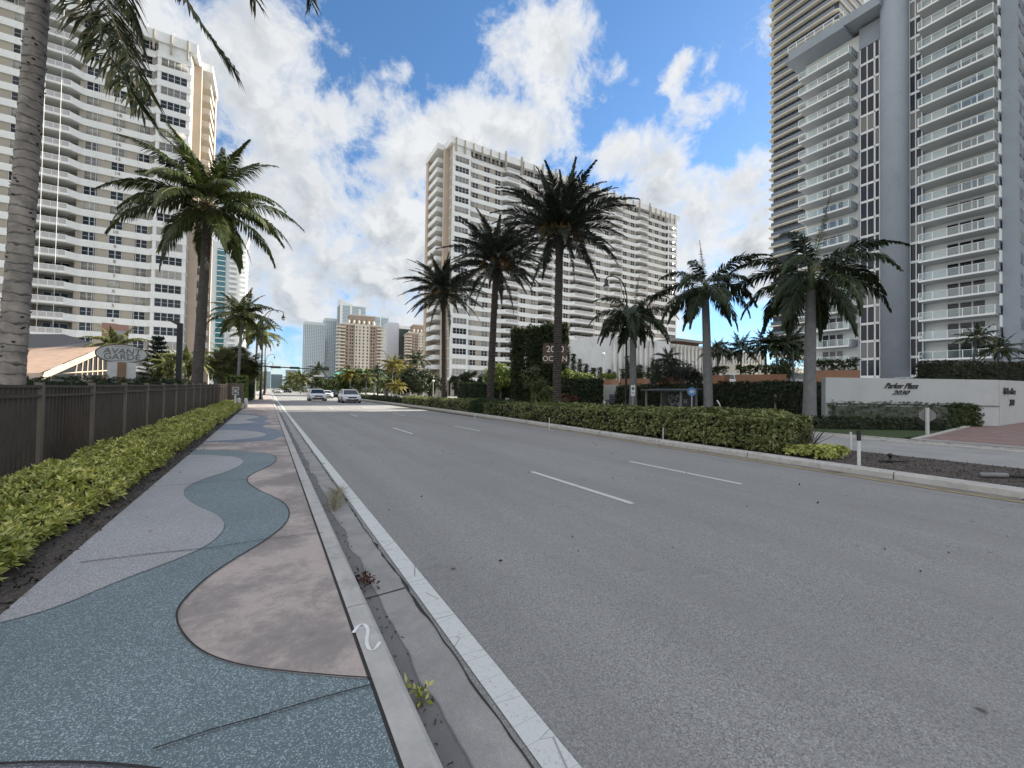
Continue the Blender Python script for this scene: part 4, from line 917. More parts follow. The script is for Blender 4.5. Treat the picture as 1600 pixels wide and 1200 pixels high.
# small brown flat-roofed building above the podium
br=thing('roof_pavilion','low brown roof pavilion showing above the ribbed podium wall, flagpole beside it','pavilion',(88,64,13))
b=MB(); b.prism([(-4,0),(4.5,0),(4.5,12),(-4,12)],0,1.3); b.build('wall',[mat('rust_brown',(.13,.06,.04),.8,.15,1)],br,False,LOC)
b=MB(); b.prism([(-6,-1),(5.5,-1),(5.5,13),(-6,13)],1.3,1.9); b.build('roof',[mat('roof_grey',(.25,.24,.22),.85)],br,False,LOC)
fp=MB(); fp.tube([(0,0,0),(0,0,12)],[.1,.05],6); tag(fp.build('flagpole',mat('pole_grey',(.3,.3,.32),.5),origin=(86.5,58,13) if False else None),'thin bare flagpole standing before the brown roof pavilion','flagpole').location=(87.5,59,12.9)
# ---------------- Parker lettered wall (faces the camera), planters, garage wall
FR=Vector((.8587,-.5125,0)); FN=Vector((-.5125,-.8587,0)); UPV=Vector((0,0,1))
A0=Vector((32.75,5.45,0))-Vector((.8587,-.5125,0))*9.0; A1=Vector((32.75,5.45,0))     # corner
wl_=thing('lettered_wall','long pale stucco entrance wall lettered with name and number 2030','wall',A1)
def wpoly(mb,a,c_,z0a,z1a,z0b,z1b,th,mi=0,out=FN):
    n_=out*th/2; mb.add([a-n_+UPV*z0a,a+n_+UPV*z0a,c_+n_+UPV*z0b,c_-n_+UPV*z0b,a-n_+UPV*z1a,a+n_+UPV*z1a,c_+n_+UPV*z1b,c_-n_+UPV*z1b],[(0,3,2,1),(4,5,6,7),(0,1,5,4),(1,2,6,5),(2,3,7,6),(3,0,4,7)],mi)
wallm=mat('wall_stucco',(.46,.475,.47),.85,.05,.8,.15,bscale=40,stain=((.36,.365,.36),.7,.5))
b=MB(); wpoly(b,A0,A1,0,2.68,0,2.68,.3); b.build('front_wall',[wallm],wl_)
b=MB(); A2=Vector((50,4.9,0)); wpoly(b,A1+Vector((0,.01,0)),A2,0,2.675,.3,2.9,.3,out=Vector((0,-1,0))); b.build('side_wall',[wallm],wl_)
b=MB(); wpoly(b,A0+FN*.17,A1+FN*.17,1.31,1.36,1.29,1.34,.05); b.build('ledge_crack',[mat('ledge_dark',(.16,.16,.16),.9)],wl_)
def face_mtx(p,fr=FR,out=FN): 
    return Matrix(((fr.x,0,out.x,p.x),(fr.y,0,out.y,p.y),(0,1,0,p.z),(0,0,0,1)))
black=mat('letter_black',(.012,.012,.016),.4)
def onwall(px,py,off=.17):
    d=rayd(px,py); o=Vector((0,0,CAMH)); t=(A0+FN*off-o).dot(FN)/d.dot(FN); return o+d*t
text('Parker Plaza',.42,.03,black,'lettering',wl_,face_mtx(onwall(1407,607)),shear=.75,xs=.82)
text('2030',.32,.025,black,'lettering',wl_,face_mtx(onwall(1406,616.5)),shear=.6,xs=1.3)
sp_=A1+Vector((.5,-.22,1.95)); text('Parker Plaza',.5,.03,black,'lettering',wl_,face_mtx(sp_,Vector((1,0,0)),Vector((0,-1,0))),shear=.5,xs=1.0,align='LEFT')
text('2030',.5,.03,black,'lettering',wl_,face_mtx(sp_+Vector((1.2,0,-.62)),Vector((1,0,0)),Vector((0,-1,0))),shear=.4,align='LEFT')
gw=thing('garage_wall','white garage wall with dark louvred gates and clay planters, behind the bus shelter','wall',(31,12,0))
b=MB(); b.box(30.6,31.0,12.2,42,0,2.55) ; b.build('wall',[mat('garage_white',(.5,.5,.48),.85,.08,.6)],gw)
q=MB()
for y0,y1 in((29,31.3),(26,28)): q.box(30.45,30.59,y0,y1,.1,1.55)
q.build('gate',[mat('gate_grey',(.10,.11,.13),.6)],gw)
q=MB()
for y0,y1 in((29,31.3),(26,28)):
    for k in range(6): q.box(30.40,30.44,y0+.05,y1-.05,.2+k*.23,.3+k*.23)
q.build('gate_louvre',[mat('louvre',(.2,.22,.25),.6)],gw)
clay=mat('clay_planter',(.36,.19,.115),.85,.12,1.2,.1)
for i,(p0,Za,p1,Zb) in enumerate([(1268,25.5,1340,24.5),(1150,29,1228,27.5),(1106,31,1136,30),(1033,35,1062,33),(938,45,962,43),(975,41,1010,39)]):
    a=P(p0,600,Za); c_=P(p1,600,Zb); a.z=c_.z=0; b=MB(); d=(c_-a).normalized(); out=Vector((d.y,-d.x,0)); zc=2.5+ (0 if i else .15)
    lab=['clay coloured planter box with hedge at the left end of the lettered wall','long clay planter box behind the slim dark palms','short clay planter box right of middle ringed palm','clay planter box beside grey shrub above the bus shelter','clay planter box with bright hedge above the white SUV','clay planter box left of the second ringed palm, behind street lamp'][i]
    t=thing('planter_box',lab,'planter',a,0,'clay planters along the garage wall'); wpoly(b,a,c_,zc-.1,zc+.62,zc-.1,zc+.62,1.0,out=out); b.build('box',[clay],t)
    r=np.random.RandomState(i+50); m=int((c_-a).length*110); tt=r.rand(m,1); pp=np.array(a)+(np.array(c_)-np.array(a))*tt+np.array(out)*r.uniform(-.45,.45,(m,1)); pp[:,2]=zc+.62+r.rand(m)**.7*.62
    V,F=leaf_arrays(pp,r.normal(0,.6,(m,3))+np.array([0,0,.8]),5,.16,.08,1.1,r); npmesh('plants',V-np.array(a),F,[lf_mid if i in(0,1,2,3,5) else lf_lime],t,LOC)
# far towers --------------------------------------------------
def far_tower(name,label,x,y,w_,d,h,body,fl,kind,z0=0,group=None,gl=None,rz=0,cat='high-rise',steps=()):
    t=thing(name,label,cat,(x,y,z0),rz,group); b=MB(); b.box(-w_/2,w_/2,0,d,0,h); gl=gl or glassd
    if kind=='grid': b.build('wall',[body],t,False,LOC); 
    else: b.build('glass_wall',[gl],t,False,LOC)
    nfl=int(h/fl)
    if kind=='bands':
        q=MB(); q.box(-w_/2-1.2,w_/2+1.2,-1.2,d,-.35,.35); 
        scatter(t,'balcony_slab',mesh_only(q,'balcony_slab',[body]),[Matrix.Translation((0,0,fl*i)) for i in range(1,nfl+1)],70)
        b=MB()
        for u in steps: b.box(u[0]*w_-w_/2,u[1]*w_-w_/2,-1.8,d*.5,0,h+u[2])
        if steps: b.build('fin_wall',[body],t,False,LOC)
    elif kind=='stripes':
        b=MB(); nn=int(w_/3.6)
        for i in range(nn+1): xx=-w_/2+w_*i/nn; b.box(xx-.55,xx+.55,-.6,.0,0,h)
        for i in range(int(d/4)+1): yy=d*i/int(d/4); b.box(-w_/2-.5,-w_/2,yy-.5,yy+.5,0,h-.1)
        b.build('fins',[body],t,False,LOC); q=MB(); q.box(-w_/2-.25,w_/2+.25,-.3,d,-.4,.4); scatter(t,'floor_slab',mesh_only(q,'floor_slab',[body]),[Matrix.Translation((0,0,fl*i)) for i in range(1,nfl+1)],70)
        b=MB(); b.prism([(-w_/2-.6,-.7),(w_/2+.6,-.7),(w_/2+.6,d),(-w_/2-.6,d)],h,h+6); b.build('crown_wall',[body],t,False,LOC)
    return t
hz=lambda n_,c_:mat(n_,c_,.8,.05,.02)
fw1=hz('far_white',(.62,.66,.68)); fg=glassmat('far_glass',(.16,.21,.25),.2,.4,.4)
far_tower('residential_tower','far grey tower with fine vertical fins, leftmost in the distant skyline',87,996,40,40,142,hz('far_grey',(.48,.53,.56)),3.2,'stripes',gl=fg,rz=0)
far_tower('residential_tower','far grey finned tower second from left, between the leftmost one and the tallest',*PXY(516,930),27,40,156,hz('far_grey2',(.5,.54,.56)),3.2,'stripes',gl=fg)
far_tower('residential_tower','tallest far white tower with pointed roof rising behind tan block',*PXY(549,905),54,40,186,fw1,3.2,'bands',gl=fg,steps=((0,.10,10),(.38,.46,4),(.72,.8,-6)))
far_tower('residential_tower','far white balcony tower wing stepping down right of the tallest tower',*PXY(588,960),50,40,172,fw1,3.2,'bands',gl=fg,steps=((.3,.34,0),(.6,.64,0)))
# roof wedge of the tallest
b=MB(); b.add([(-28,-1.5,185),(4,-1.5,185),(-28,-1.5,199),(-28,30,185),(4,30,185),(-28,30,199)],[(0,1,2),(3,5,4),(0,2,5,3),(1,4,5,2),(0,3,4,1)]); o=[x for x in C.objects if x.get('label','').startswith('tallest far')][0]; b.build('roof_wedge',[fw1],o,False,LOC)
t=far_tower('slab_block','plain white slab block left of the brown one, with one column of small windows',78,470,22,18,54,hz('slab_white',(.52,.55,.6)),3,'grid')
q=MB(); q.box(-.8,.8,-.05,.1,0,1.4); scatter(t,'window',mesh_only(q,'window',[glassd]),[Matrix.Translation((x,0,4+3*i)) for i in range(16) for x in(-7,-4)],100)
b=MB(); b.box(10,24,-2,16,0,48); b.build('side_wing',[glassd],t,False,LOC); q=MB(); q.box(9.8,24.5,-3.5,-2,-.3,.5); scatter(t,'balcony',mesh_only(q,'balcony',[white]),[Matrix.Translation((0,0,3*i+3)) for i in range(15)])
t=far_tower('slab_block','white slab block with dark striped side, right of the tan balconied block',*PXY(613,440),12,18,74,hz('slab_white',(.52,.55,.6)),3,'grid')
b=MB(); b.box(6,42,-1,16,0,68); b.build('glass_wing',[glassmat('far_green',(.04,.06,.06),.2,.5)],t,False,LOC); q=MB(); q.box(16,30,-1.6,-1,-.7,.5); q.box(30.5,42,-2,-1,-.4,.4); scatter(t,'spandrel',mesh_only(q,'spandrel',[white]),[Matrix.Translation((0,0,3*i+3)) for i in range(22)]); b=MB(); b.box(6,42,-1.4,16,68,71.5); b.build('roof_band',[white],t,False,LOC)
def tan(label,x,y,s,h,wf=1.0):
    t=thing('tan_block',label,'apartment block',(x,y,0),R(-6),'tan balconied blocks in the distance'); tanm=mat('tan_brick',(.30,.235,.195),.85,.06,.1); crm=mat('cream_strip',(.5,.46,.40),.85,.05,.1)
    b=MB(); b.box(-24,24,0,26,0,h); b.box(-15,17,3,22,h,h+9); t.scale=(wf,1,1); b.build('wall',[tanm],t,False,LOC); b=MB(); b.box(-8,10,-1.2,0,0,h+1); b.box(-25,25,-.6,27,h,h+1.2); b.box(-16,18,2.4,23,h+9,h+10); b.build('cream_bay',[crm],t,False,LOC)
    q=MB(); q.box(-.75,.75,-.1,.05,0,1.5); scatter(t,'window',mesh_only(q,'window',[glassd]),[Matrix.Translation((xx,-1.2 if -8<xx<10 else 0,3.5+2.95*i)) for i in range(int(h/2.95)-1) for xx in(-6,-2,2.5,7.5,-17,-13,-10.5,12.5,15.5)],100)
    q=MB(); q.box(-5.5,5.5,-3,5,-.2,1.0)
    scatter(t,'balcony',mesh_only(q,'balcony',[crm]),[Matrix.Translation((e*24.5,0,2.95*i)) for e in(-1,1) for i in range(2,int(h/2.95))],60)
    b=MB(); 
    for xx in(-15,-9,-3,3,9,15): b.lathe([(2,0),(2,2),(1.4,3.4),(.1,4)],8,c=(xx,2,h+1))
    b.build('roof_dome',[crm],t,False,LOC); return t
tan('tan and cream balconied block in the middle distance, below the tallest tower',*PXY(563,368),1,59,.70)
tan('second tan block half hidden by the date palm, right of the striped slab block',*PXY(660,425),1,60,.62)
# left cyan-glazed tower
t=thing('glazed_tower','white tower with turquoise window strips left of the road, behind the coconut palm','high-rise',(-25,290,0)); b=MB(); b.box(-24,8,0,30,0,86); b.build('wall',[mat('bright_white',(.62,.66,.68),.8,.04,.1)],t,False,LOC)
cy=glassmat('turquoise_glass',(.03,.14,.17),.1,.8,.5); b=MB()
for x0,x1 in((-21,-14),(-1.5,2.5)): b.box(x0,x1,-.5,0,3,82)
b.build('glass_strip',[cy],t,False,LOC); q=MB(); q.box(-1.5,2.5,-.7,-.5,-.2,.25); q.box(-21,-14,-.7,-.5,-.2,.25); scatter(t,'floor_line',mesh_only(q,'floor_line',[white]),[Matrix.Translation((0,0,3+3*i)) for i in range(27)])
q=MB(); q.box(-.8,.8,-.1,.05,0,1.5); scatter(t,'window',mesh_only(q,'window',[glassd]),[Matrix.Translation((x,0,4+3*i)) for i in range(26) for x in(-10,-5)],60)
q=MB(); q.box(4.5,12.5,-2.5,29,-.2,1.0); scatter(t,'balcony',mesh_only(q,'balcony',[white]),[Matrix.Translation((0,0,3*i+3)) for i in range(27)]); b=MB(); b.add([(6,-2,83),(12,-2,83),(14,-2,91),(10,-2,89),(6,8,83),(12,8,83),(14,8,91),(10,8,89)],[(0,1,2,3),(4,7,6,5),(0,4,5,1),(1,5,6,2),(2,6,7,3),(3,7,4,0)]); b.build('roof_fin',[white],t,False,LOC)
# skyline at the end of the road
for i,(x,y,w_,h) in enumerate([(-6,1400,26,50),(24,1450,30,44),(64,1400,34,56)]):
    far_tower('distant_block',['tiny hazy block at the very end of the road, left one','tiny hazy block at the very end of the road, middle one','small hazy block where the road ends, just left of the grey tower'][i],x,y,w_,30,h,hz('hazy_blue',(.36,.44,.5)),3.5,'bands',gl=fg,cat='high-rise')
# left low building with broad roof
cl=thing('clubhouse','low building with broad grey and tan gabled roof behind the oval sign','building',P(100,600,30))
Aq=P(-90,584,23);Bq=P(62,583,24);Cq=P(162,541,30);Dq=P(-90,547,33);Eq=P(100,522,40);Fq=P(-90,522,42); tq=Vector((0,0,-.4))
b=MB(); b.add([Aq,Bq,Cq,Dq],[(0,1,2,3)]); b.build('tan_roof',[mat('tan_roof_tone',(.36,.25,.19),.85,.15,2.5,.3,bscale=8)],cl)  # lower roof plane is coloured lighter and tan, the upper one dark grey
b=MB(); b.add([Dq,Cq,Eq,Fq],[(0,1,2,3)]); b.build('grey_roof',[mat('grey_roof_tone',(.09,.09,.095),.9,.15,3)],cl)
b=MB(); o_=Vector((.15,-.15,0)); b.add([Aq+o_,Bq+o_,Bq+tq*.6+o_,Aq+tq*.6+o_,Cq+o_,Cq+tq+o_,Bq+tq*1.0+o_,Aq,Bq,Cq],[(0,1,2,3),(1,4,5,6)]); b.build('fascia',[mat('cream_fascia',(.55,.44,.33),.7,.05)],cl)
b=MB(); q0=P(72,579,24.5);q1=P(166,541,30.2);q2=P(166,586,30.2);q3=P(66,586,24.5); b.add([q0+tq*.5,q1+tq,q2,q3],[(0,1,2,3)]); b.build('gable_glass',[glassd],cl)
b=MB()
for t_ in(.45,.55,.64,.73,.82,.91): p_=q0.lerp(q1,t_)+tq; p2_=q3.lerp(q2,t_); b.tube([p_+o_*.4,p2_+o_*.4],.04,4)
b.tube([q3.lerp(q0,.15)+o_*.5,q2.lerp(q1,.15)+o_*.5],.05,4); b.build('mullion',[mat('cream_fascia',(.55,.44,.33))],cl)

# added unseen tower south of the blue grey one to shade the near road
nb_=thing('added_shade_tower','plain pale tower added unseen beyond the right edge of view to shade the near road','apartment tower',(107,-62,0))
b=MB(); b.box(0,24,0,75.5,0,98); b.build('wall',[wpaint],nb_,False,LOC)
q=MB(); q.box(-1.4,0,1,74.5,-.2,.0); q.box(-1.4,-1.32,1,74.5,.001,1.05); scatter(nb_,'balcony',mesh_only(q,'balcony',[wpaint]),[Matrix.Translation((0,0,6+2.8*i)) for i in range(32)])
q=MB(); q.box(-.05,0,2,73.5,0,2.3); scatter(nb_,'window',mesh_only(q,'window',[dg]),[Matrix.Translation((0,0,6.1+2.8*i)) for i in range(32)])
# ================================================================ FENCE, SIGNS, LAMPS
iron=mat('brown_iron',(.05,.038,.032),.45,.25,3); ironl=mat('brown_iron_rail',(.14,.115,.095),.5,.2,3)
fn=thing('picket_fence','long brown iron picket fence running behind the yellow-green hedge','fence',(-3.1,5,.15))
q=MB(); PL=2.25
def fz(y): return 1.66+.0085*max(0,y-9)
npan=19
for k in range(npan):
    y0=4.95+PL*k; zt=fz(y0)-.0; b=MB(); x0,x1=-3.1-.0022*y0,-3.1-.0022*(y0+PL)
    nn=16
    for i in range(1,nn):
        y=y0+PL*i/nn; b.box(-3.135,-3.09,y-.016,y+.016,.2,zt-.012)
    b.box(-3.15,-3.075,y0+.045,y0+PL-.045,zt-.012,zt+.03); b.box(-3.155,-3.07,y0+.045,y0+PL-.045,zt-.16,zt-.12); b.box(-3.15,-3.075,y0+.045,y0+PL-.045,.3,.34)
    b.build('fence_panel',[iron],fn)
    b=MB(); b.box(-3.16,-3.065,y0-.045,y0+.045,.1,zt+.07); b.build('post',[ironl],fn)
t=thing('gate_pillar','brown slatted gate pillar closing the far end of the iron fence','pillar',(-3.0,48,.1)); b=MB()
b.box(-3.3,-2.0,47.9,48.0,.1,2.1)
for i in range(7): b.box(-3.25+i*.18,-3.2+i*.18,47.8,47.9,.15,2.08)
b.build('panel',[ironl],t)
bl=mat('black_metal',(.012,.012,.013),.45); stc=mat('sign_pale',(.42,.43,.43),.7,.06); brown=mat('sign_brown',(.2,.13,.075),.7)
# oval sign
c_=P(191,553,22); vd=Vector((c_.x,c_.y,0)).normalized(); fr=Vector((vd.y,-vd.x,0)); on=-vd
t=thing('oval_sign','white oval sign on a pale post with brown stripe, above the iron fence','sign',Vector((c_.x,c_.y,0)))
def ell(mb,rx,rz_,y0,y1,mi=0,k=48,rin=None):
    pts=[c_+fr*rx*math.cos(2*PI*i/k)+UPV*rz_*math.sin(2*PI*i/k) for i in range(k)]
    f=[p+on*y0 for p in pts]+[p+on*y1 for p in pts]; mb.add(f,[tuple(range(k)),tuple(range(2*k-1,k-1,-1))]+[(i,k+i,k+(i+1)%k,(i+1)%k) for i in range(k)],mi)
b=MB(); ell(b,1.04,.52,-.16,.12); b.build('rim',[mat('rim_brown',(.09,.07,.055),.6)],t); b=MB(); ell(b,.98,.46,.121,.14); b.build('face',[stc],t)
b=MB(); z0=-c_.z; b.obox(c_+UPV*(z0/2-.25)+fr*.0,fr*.56,on*.14,UPV*(c_.z/2-.2)); b.build('post',[mat('post_white',(.5,.5,.49),.7)],t)
b=MB(); b.obox(c_+UPV*(z0/2-.25)+on*.16,fr*.17,on*.03,UPV*(c_.z/2-.2)); b.build('post_stripe',[brown],t)
dkg=mat('letter_grey',(.12,.115,.11),.6)
text('AVANT',.42,.01,dkg,'lettering',t,face_mtx(c_+on*.15+UPV*.0,fr,on),shear=.12,xs=1.05)
text('GARDE',.42,.01,dkg,'lettering',t,face_mtx(c_+on*.15-UPV*.30,fr,on),shear=.0,xs=1.05)
b=MB()
for dx,dz,w_ in((0,.385,.30),(0,-.37,.42)): b.obox(c_+on*.145+UPV*dz+fr*dx,fr*w_,on*.004,UPV*.008)
b.build('small_print',[dkg],t)
# pink pylon
c2=P(180,560,45); t=thing('pylon_sign','pink stucco pylon with framed panel standing behind the low roof','sign',Vector((c2.x,c2.y,0))); pk_=mat('pink_stucco',(.45,.26,.21),.8,.08,1)
b=MB(); ztop=P(180,507,45).z; b.obox(Vector((c2.x,c2.y,ztop/2)),fr*1.0,on*.4,UPV*ztop/2); b.obox(Vector((c2.x,c2.y,ztop-.9))-fr*.5,fr*.6,on*.42,UPV*.95); b.build('pylon',[pk_],t); b=MB(); b.obox(Vector((c2.x,c2.y,ztop-1.7))+on*.45+fr*.3,fr*.55,on*.03,UPV*1.0); b.build('panel',[stc],t)
# square black lamp behind fence
pb=P(279,600,27); pb.z=.1; zt=P(279,505,27).z
t=thing('area_light','square black pole light with one angled arm, left of the leaning coconut trunk','lamp',pb)
b=MB(); b.box(-.15,.15,-.15,.15,0,zt-.1); b.build('pole',[bl],t,False,LOC)
b=MB(); a_=-_rt; b.add([Vector((0,-.16,zt-.32)),Vector((0,.16,zt-.32)),Vector((0,.16,zt-.06)),Vector((0,-.16,zt-.06)),a_*.95+Vector((0,-.16,zt+.16)),a_*.95+Vector((0,.16,zt+.16)),a_*.95+Vector((0,.16,zt+.22)),a_*.95+Vector((0,-.16,zt+.22))],[(0,1,2,3),(4,7,6,5),(0,4,5,1),(1,5,6,2),(2,6,7,3),(3,7,4,0)]); b.build('lamp_head',[bl],t,False,LOC)
# street lamps
def street_lamp(label,loc,rz,sc_=1.0,group='tall street lamps with curved arms'):
    t=thing('street_lamp',label,'street lamp',loc,rz,group); b=MB()
    b.lathe([(.28,0),(.28,.1),(.22,.25),(.2,.9),(.14,1.0),(.115,1.2),(.075,10.2),(.09,10.3)],12); b.build('pole',[bl],t,True,LOC)
    b=MB(); pts=[Vector((0,0,10.2)),Vector((.02,0,10.7)),Vector((.2,0,11.3)),Vector((.6,0,11.9)),Vector((1.15,0,12.2)),Vector((1.8,0,12.22)),Vector((2.35,0,12.05)),Vector((2.4,0,11.8))]
    b.tube(smooth_pts(pts),.05,8); b.tube([Vector((.0,0,9.9)),Vector((.5,0,10.9)),Vector((.95,0,12.1))],.025,6); b.build('arm',[bl],t,True,LOC)
    b=MB(); b.lathe([(.06,.55),(.10,.3),(.24,.12),(.27,.0)],12,c=(2.4,0,11.2)); h=b.build('lamp_hood',[bl],t,True,LOC)
    b=MB(); b.lathe([(.24,.0),(.22,-.16),(.12,-.3),(.02,-.34)],12,c=(2.4,0,11.2)); b.build('lamp_globe',[mat('lamp_glass',(.5,.5,.48),.3)],t,True,LOC)
    t.scale=(sc_,)*3; return t
l0=street_lamp('tall black street lamp left of the road, nearest of the left-hand row',(-.72,64.5,.13),0)
for i,(y,lab) in enumerate([(106,'second street lamp from the front in the left-hand row, behind signal pole'),(150,'third street lamp from the front in the left-hand row'),(196,'fourth street lamp in the left-hand row, tiny'),(245,'fifth street lamp in the left-hand row, barely visible')]): dup(l0,(-.6,y,.12),0,lab)
dup(l0,(24.25,23.1,.13),R(176),'black street lamp on the right verge, rising before the ringed palm and podium wall',scale=.87)
dup(l0,(25.0,101.6,.1),R(180),'far right-hand street lamp before the tan balconied block',scale=.9)
# white globe lamps
def globe(label,loc,h):
    t=thing('globe_lamp',label,'lamp',loc,0,'white globe lamps'); b=MB(); b.tube([(0,0,0),(0,0,h)],.05,8); b.build('pole',[mat('pole_white',(.55,.55,.52),.5)],t,False,LOC)
    b=MB(); b.lathe([(.02,-.22),(.16,-.17),(.23,0),(.16,.17),(.02,.22)],12,c=(0,0,h+.2)); b.build('globe',[mat('globe_white',(.8,.8,.76),.3)],t,True,LOC); return t
pg=P(942,588,48); globe('white globe lamp above the bright planter before the podium wall',pg,P(942,556,48).z-pg.z)
for i,(px,Z,lab) in enumerate([(677,70,'globe lamp just left of the nearest building corner'),(648,84,'globe lamp under the dark broad tree, right one of a pair'),(641,88,'globe lamp under the dark broad tree, left one of a pair'),(626,100,'small globe lamp left of the dark broad tree'),(662,92,'globe lamp between dark broad tree and apartment block'),(600,110,'small globe lamp beside the far right-hand street lamp')]):
    p=P(px,600,Z); p.z=.1; globe(lab,p,3.0)
# traffic signal mast
t=thing('traffic_signal','dark traffic signal mast arm reaching over the far carriageway','traffic signal',(-1.2,101,.12)); b=MB(); b.lathe([(.3,0),(.24,.3),(.2,3),(.17,7.2)],10); b.build('pole',[bl],t,True,LOC)
b=MB(); b.tube([(0,0,6.15),(6,0,6.0),(12.8,0,5.9)],[.14,.11,.07],8); b.build('mast_arm',[bl],t,True,LOC)
q=MB(); q.box(-.95,.95,-.14,.14,-.24,.24)
for k in(-.6,0,.6): q.lathe([(.19,-.01),(.19,.02)],10,c=(k,0,0))
me=mesh_only(q,'signal_head',[bl])
for x in(2.6,6.2,12.2): o=bpy.data.objects.new('signal_head',me); C.objects.link(o); o.parent=t; o.location=(x,-.1,6.02)
t=thing('traffic_signal','smaller far signal mast with white street sign crossing above the farther cars','traffic signal',(26,150,.1)); b=MB(); b.lathe([(.25,0),(.18,6)],8); b.build('pole',[bl],t,False,LOC); b=MB(); b.tube([(0,0,5.6),(-14,0,5.5)],.1,6); b.build('mast_arm',[bl],t,False,LOC)
b=MB(); b.box(-13,-10,-.1,0,5.6,6.1); b.build('street_sign',[mat('sign_white',(.65,.66,.65))],t,False,LOC); b=MB(); b.box(-8,-6.6,-.15,.15,5.2,5.8); b.box(-4,-2.6,-.15,.15,5.2,5.8); b.build('signal_head',[bl],t,False,LOC)
pp=P(590,620,78); pp.z=.1; b=MB(); b.lathe([(.2,0),(.14,.4),(.11,4.8),(.16,4.82),(.05,5.2)],10); tag(b.place('dark_post',[bl],True,pp),'plain dark post without an arm, left of the far right-hand street lamp','post')
# green roofed building
t=thing('low_building','low building with turquoise green roof beyond the traffic signal','building',(45,230,0)); b=MB(); b.box(-14,12,0,12,0,7); b.build('wall',[mat('cream_wall',(.6,.57,.5))],t,False,LOC); b=MB(); b.prism([(-15,-2),(13,-2),(13,13),(-15,13)],7,9.5); b.add([(-15,-2,9.5),(13,-2,9.5),(8,5,12.5),(-10,5,12.5),(13,13,9.5),(-15,13,9.5)],[(0,1,2,3),(1,4,2),(4,5,3,2),(5,0,3)]); b.build('roof',[mat('green_roof',(.10,.38,.30),.6,.2,.3)],t,False,LOC)
# ---- bus shelter etc on the right verge
shg=mat('shelter_grey',(.18,.18,.185),.5)
t=thing('bus_shelter','grey bus shelter with dark roof and printed glass panel, behind the median hedge','bus shelter',(23,17,.13))
b=MB(); b.obox(Vector((23.7,18.5,1.98)),Vector((1.05,0,.06)),Vector((0,1.75,0)),Vector((-.003,0,.04))); b.build('roof',[mat('shelter_roof',(.06,.06,.065),.5)],t)
for x,y in((22.9,17.1),(22.9,19.9),(24.5,17.1),(24.5,19.9)): b=MB(); b.box(x-.05,x+.05,y-.05,y+.05,.13,1.95); b.build('post',[shg],t)
b=MB(); b.box(24.5,24.53,17.2,19.8,.4,1.8); b.build('back_panel',[mat('shelter_glass',(.07,.08,.08),.15,.3,2)],t)
b=MB(); rd=random.Random(5)
for i in range(26): 
    y=rd.uniform(18.3,19.3); z=rd.uniform(.9,1.6); a=rd.uniform(0,PI); b.obox(Vector((24.47,y,z)),Vector((0,math.cos(a),math.sin(a)))*rd.uniform(.05,.16),Vector((.005,0,0)),Vector((0,-math.sin(a),math.cos(a)))*.025)
for dy,w_,z,h in((0,.03,1.2,.16),(-.18,.03,1.2,.16),(-.09,.09,1.2,.03)): b.obox(Vector((24.47,18.0+dy,z)),Vector((0,w_,0)),Vector((.005,0,0)),Vector((0,0,h)))
b.build('panel_print',[mat('print_pale',(.4,.42,.43))],t)
b=MB(); b.box(23.9,24.4,17.5,19.5,.5,.56); b.build('bench_seat',[shg],t)
def round_sign(label,loc,h,r_,col,pole=.035,name='bus_stop_sign'):
    t=thing(name,label,'sign',loc,R(0)); b=MB(); b.tube([(0,0,0),(0,0,h)],pole,8); b.build('post',[mat('galv',(.36,.36,.36),.5)],t,False,LOC)
    d=-Vector((loc[0],loc[1],0)).normalized(); f=Vector((-d.y,d.x,0)); k=24; b=MB(); ctr=Vector((0,0,h))+d*.05
    pts=[ctr+f*r_*math.cos(2*PI*i/k)+UPV*r_*math.sin(2*PI*i/k) for i in range(k)]; b.add(pts+[p+d*.015 for p in pts],[tuple(range(k)),tuple(range(2*k-1,k-1,-1))]+[(i,k+i,k+(i+1)%k,(i+1)%k) for i in range(k)]); b.build('plate',[col],t,False,LOC)
    b=MB(); b.obox(ctr+d*.02,f*r_*.55,d*.004,UPV*r_*.12); b.obox(ctr+d*.02,f*r_*.4,d*.005,UPV*r_*.35); b.build('symbol',[mat('print_pale',(.4,.42,.43))],t,False,LOC); return t
pS=P(1081,612,25); round_sign('round blue bus stop sign right of the shelter',(pS.x,pS.y,.13),pS.z-.13,.26,mat('sign_blue',(.06,.17,.36),.4))
pS=P(989,612,30); t=thing('parking_sign','small white parking sign on a thin post beside the second ringed palm','sign',(pS.x,pS.y,.13)); b=MB(); b.tube([(0,0,0),(0,0,pS.z+.2)],.03,6); b.build('post',[mat('galv',(.36,.36,.36))],t,False,LOC); b=MB(); vd=-Vector((pS.x,pS.y,0)).normalized(); f=Vector((-vd.y,vd.x,0)); b.obox(vd*.05+UPV*(pS.z-.05),f*.15,vd*.01,UPV*.4); b.build('plate',[mat('sign_white',(.65,.66,.65))],t,False,LOC); b=MB(); b.obox(vd*.065+UPV*(pS.z+.1),f*.09,vd*.005,UPV*.1); b.obox(vd*.065+UPV*(pS.z-.22),f*.1,vd*.005,UPV*.03); b.build('symbol',[dkg],t,False,LOC)
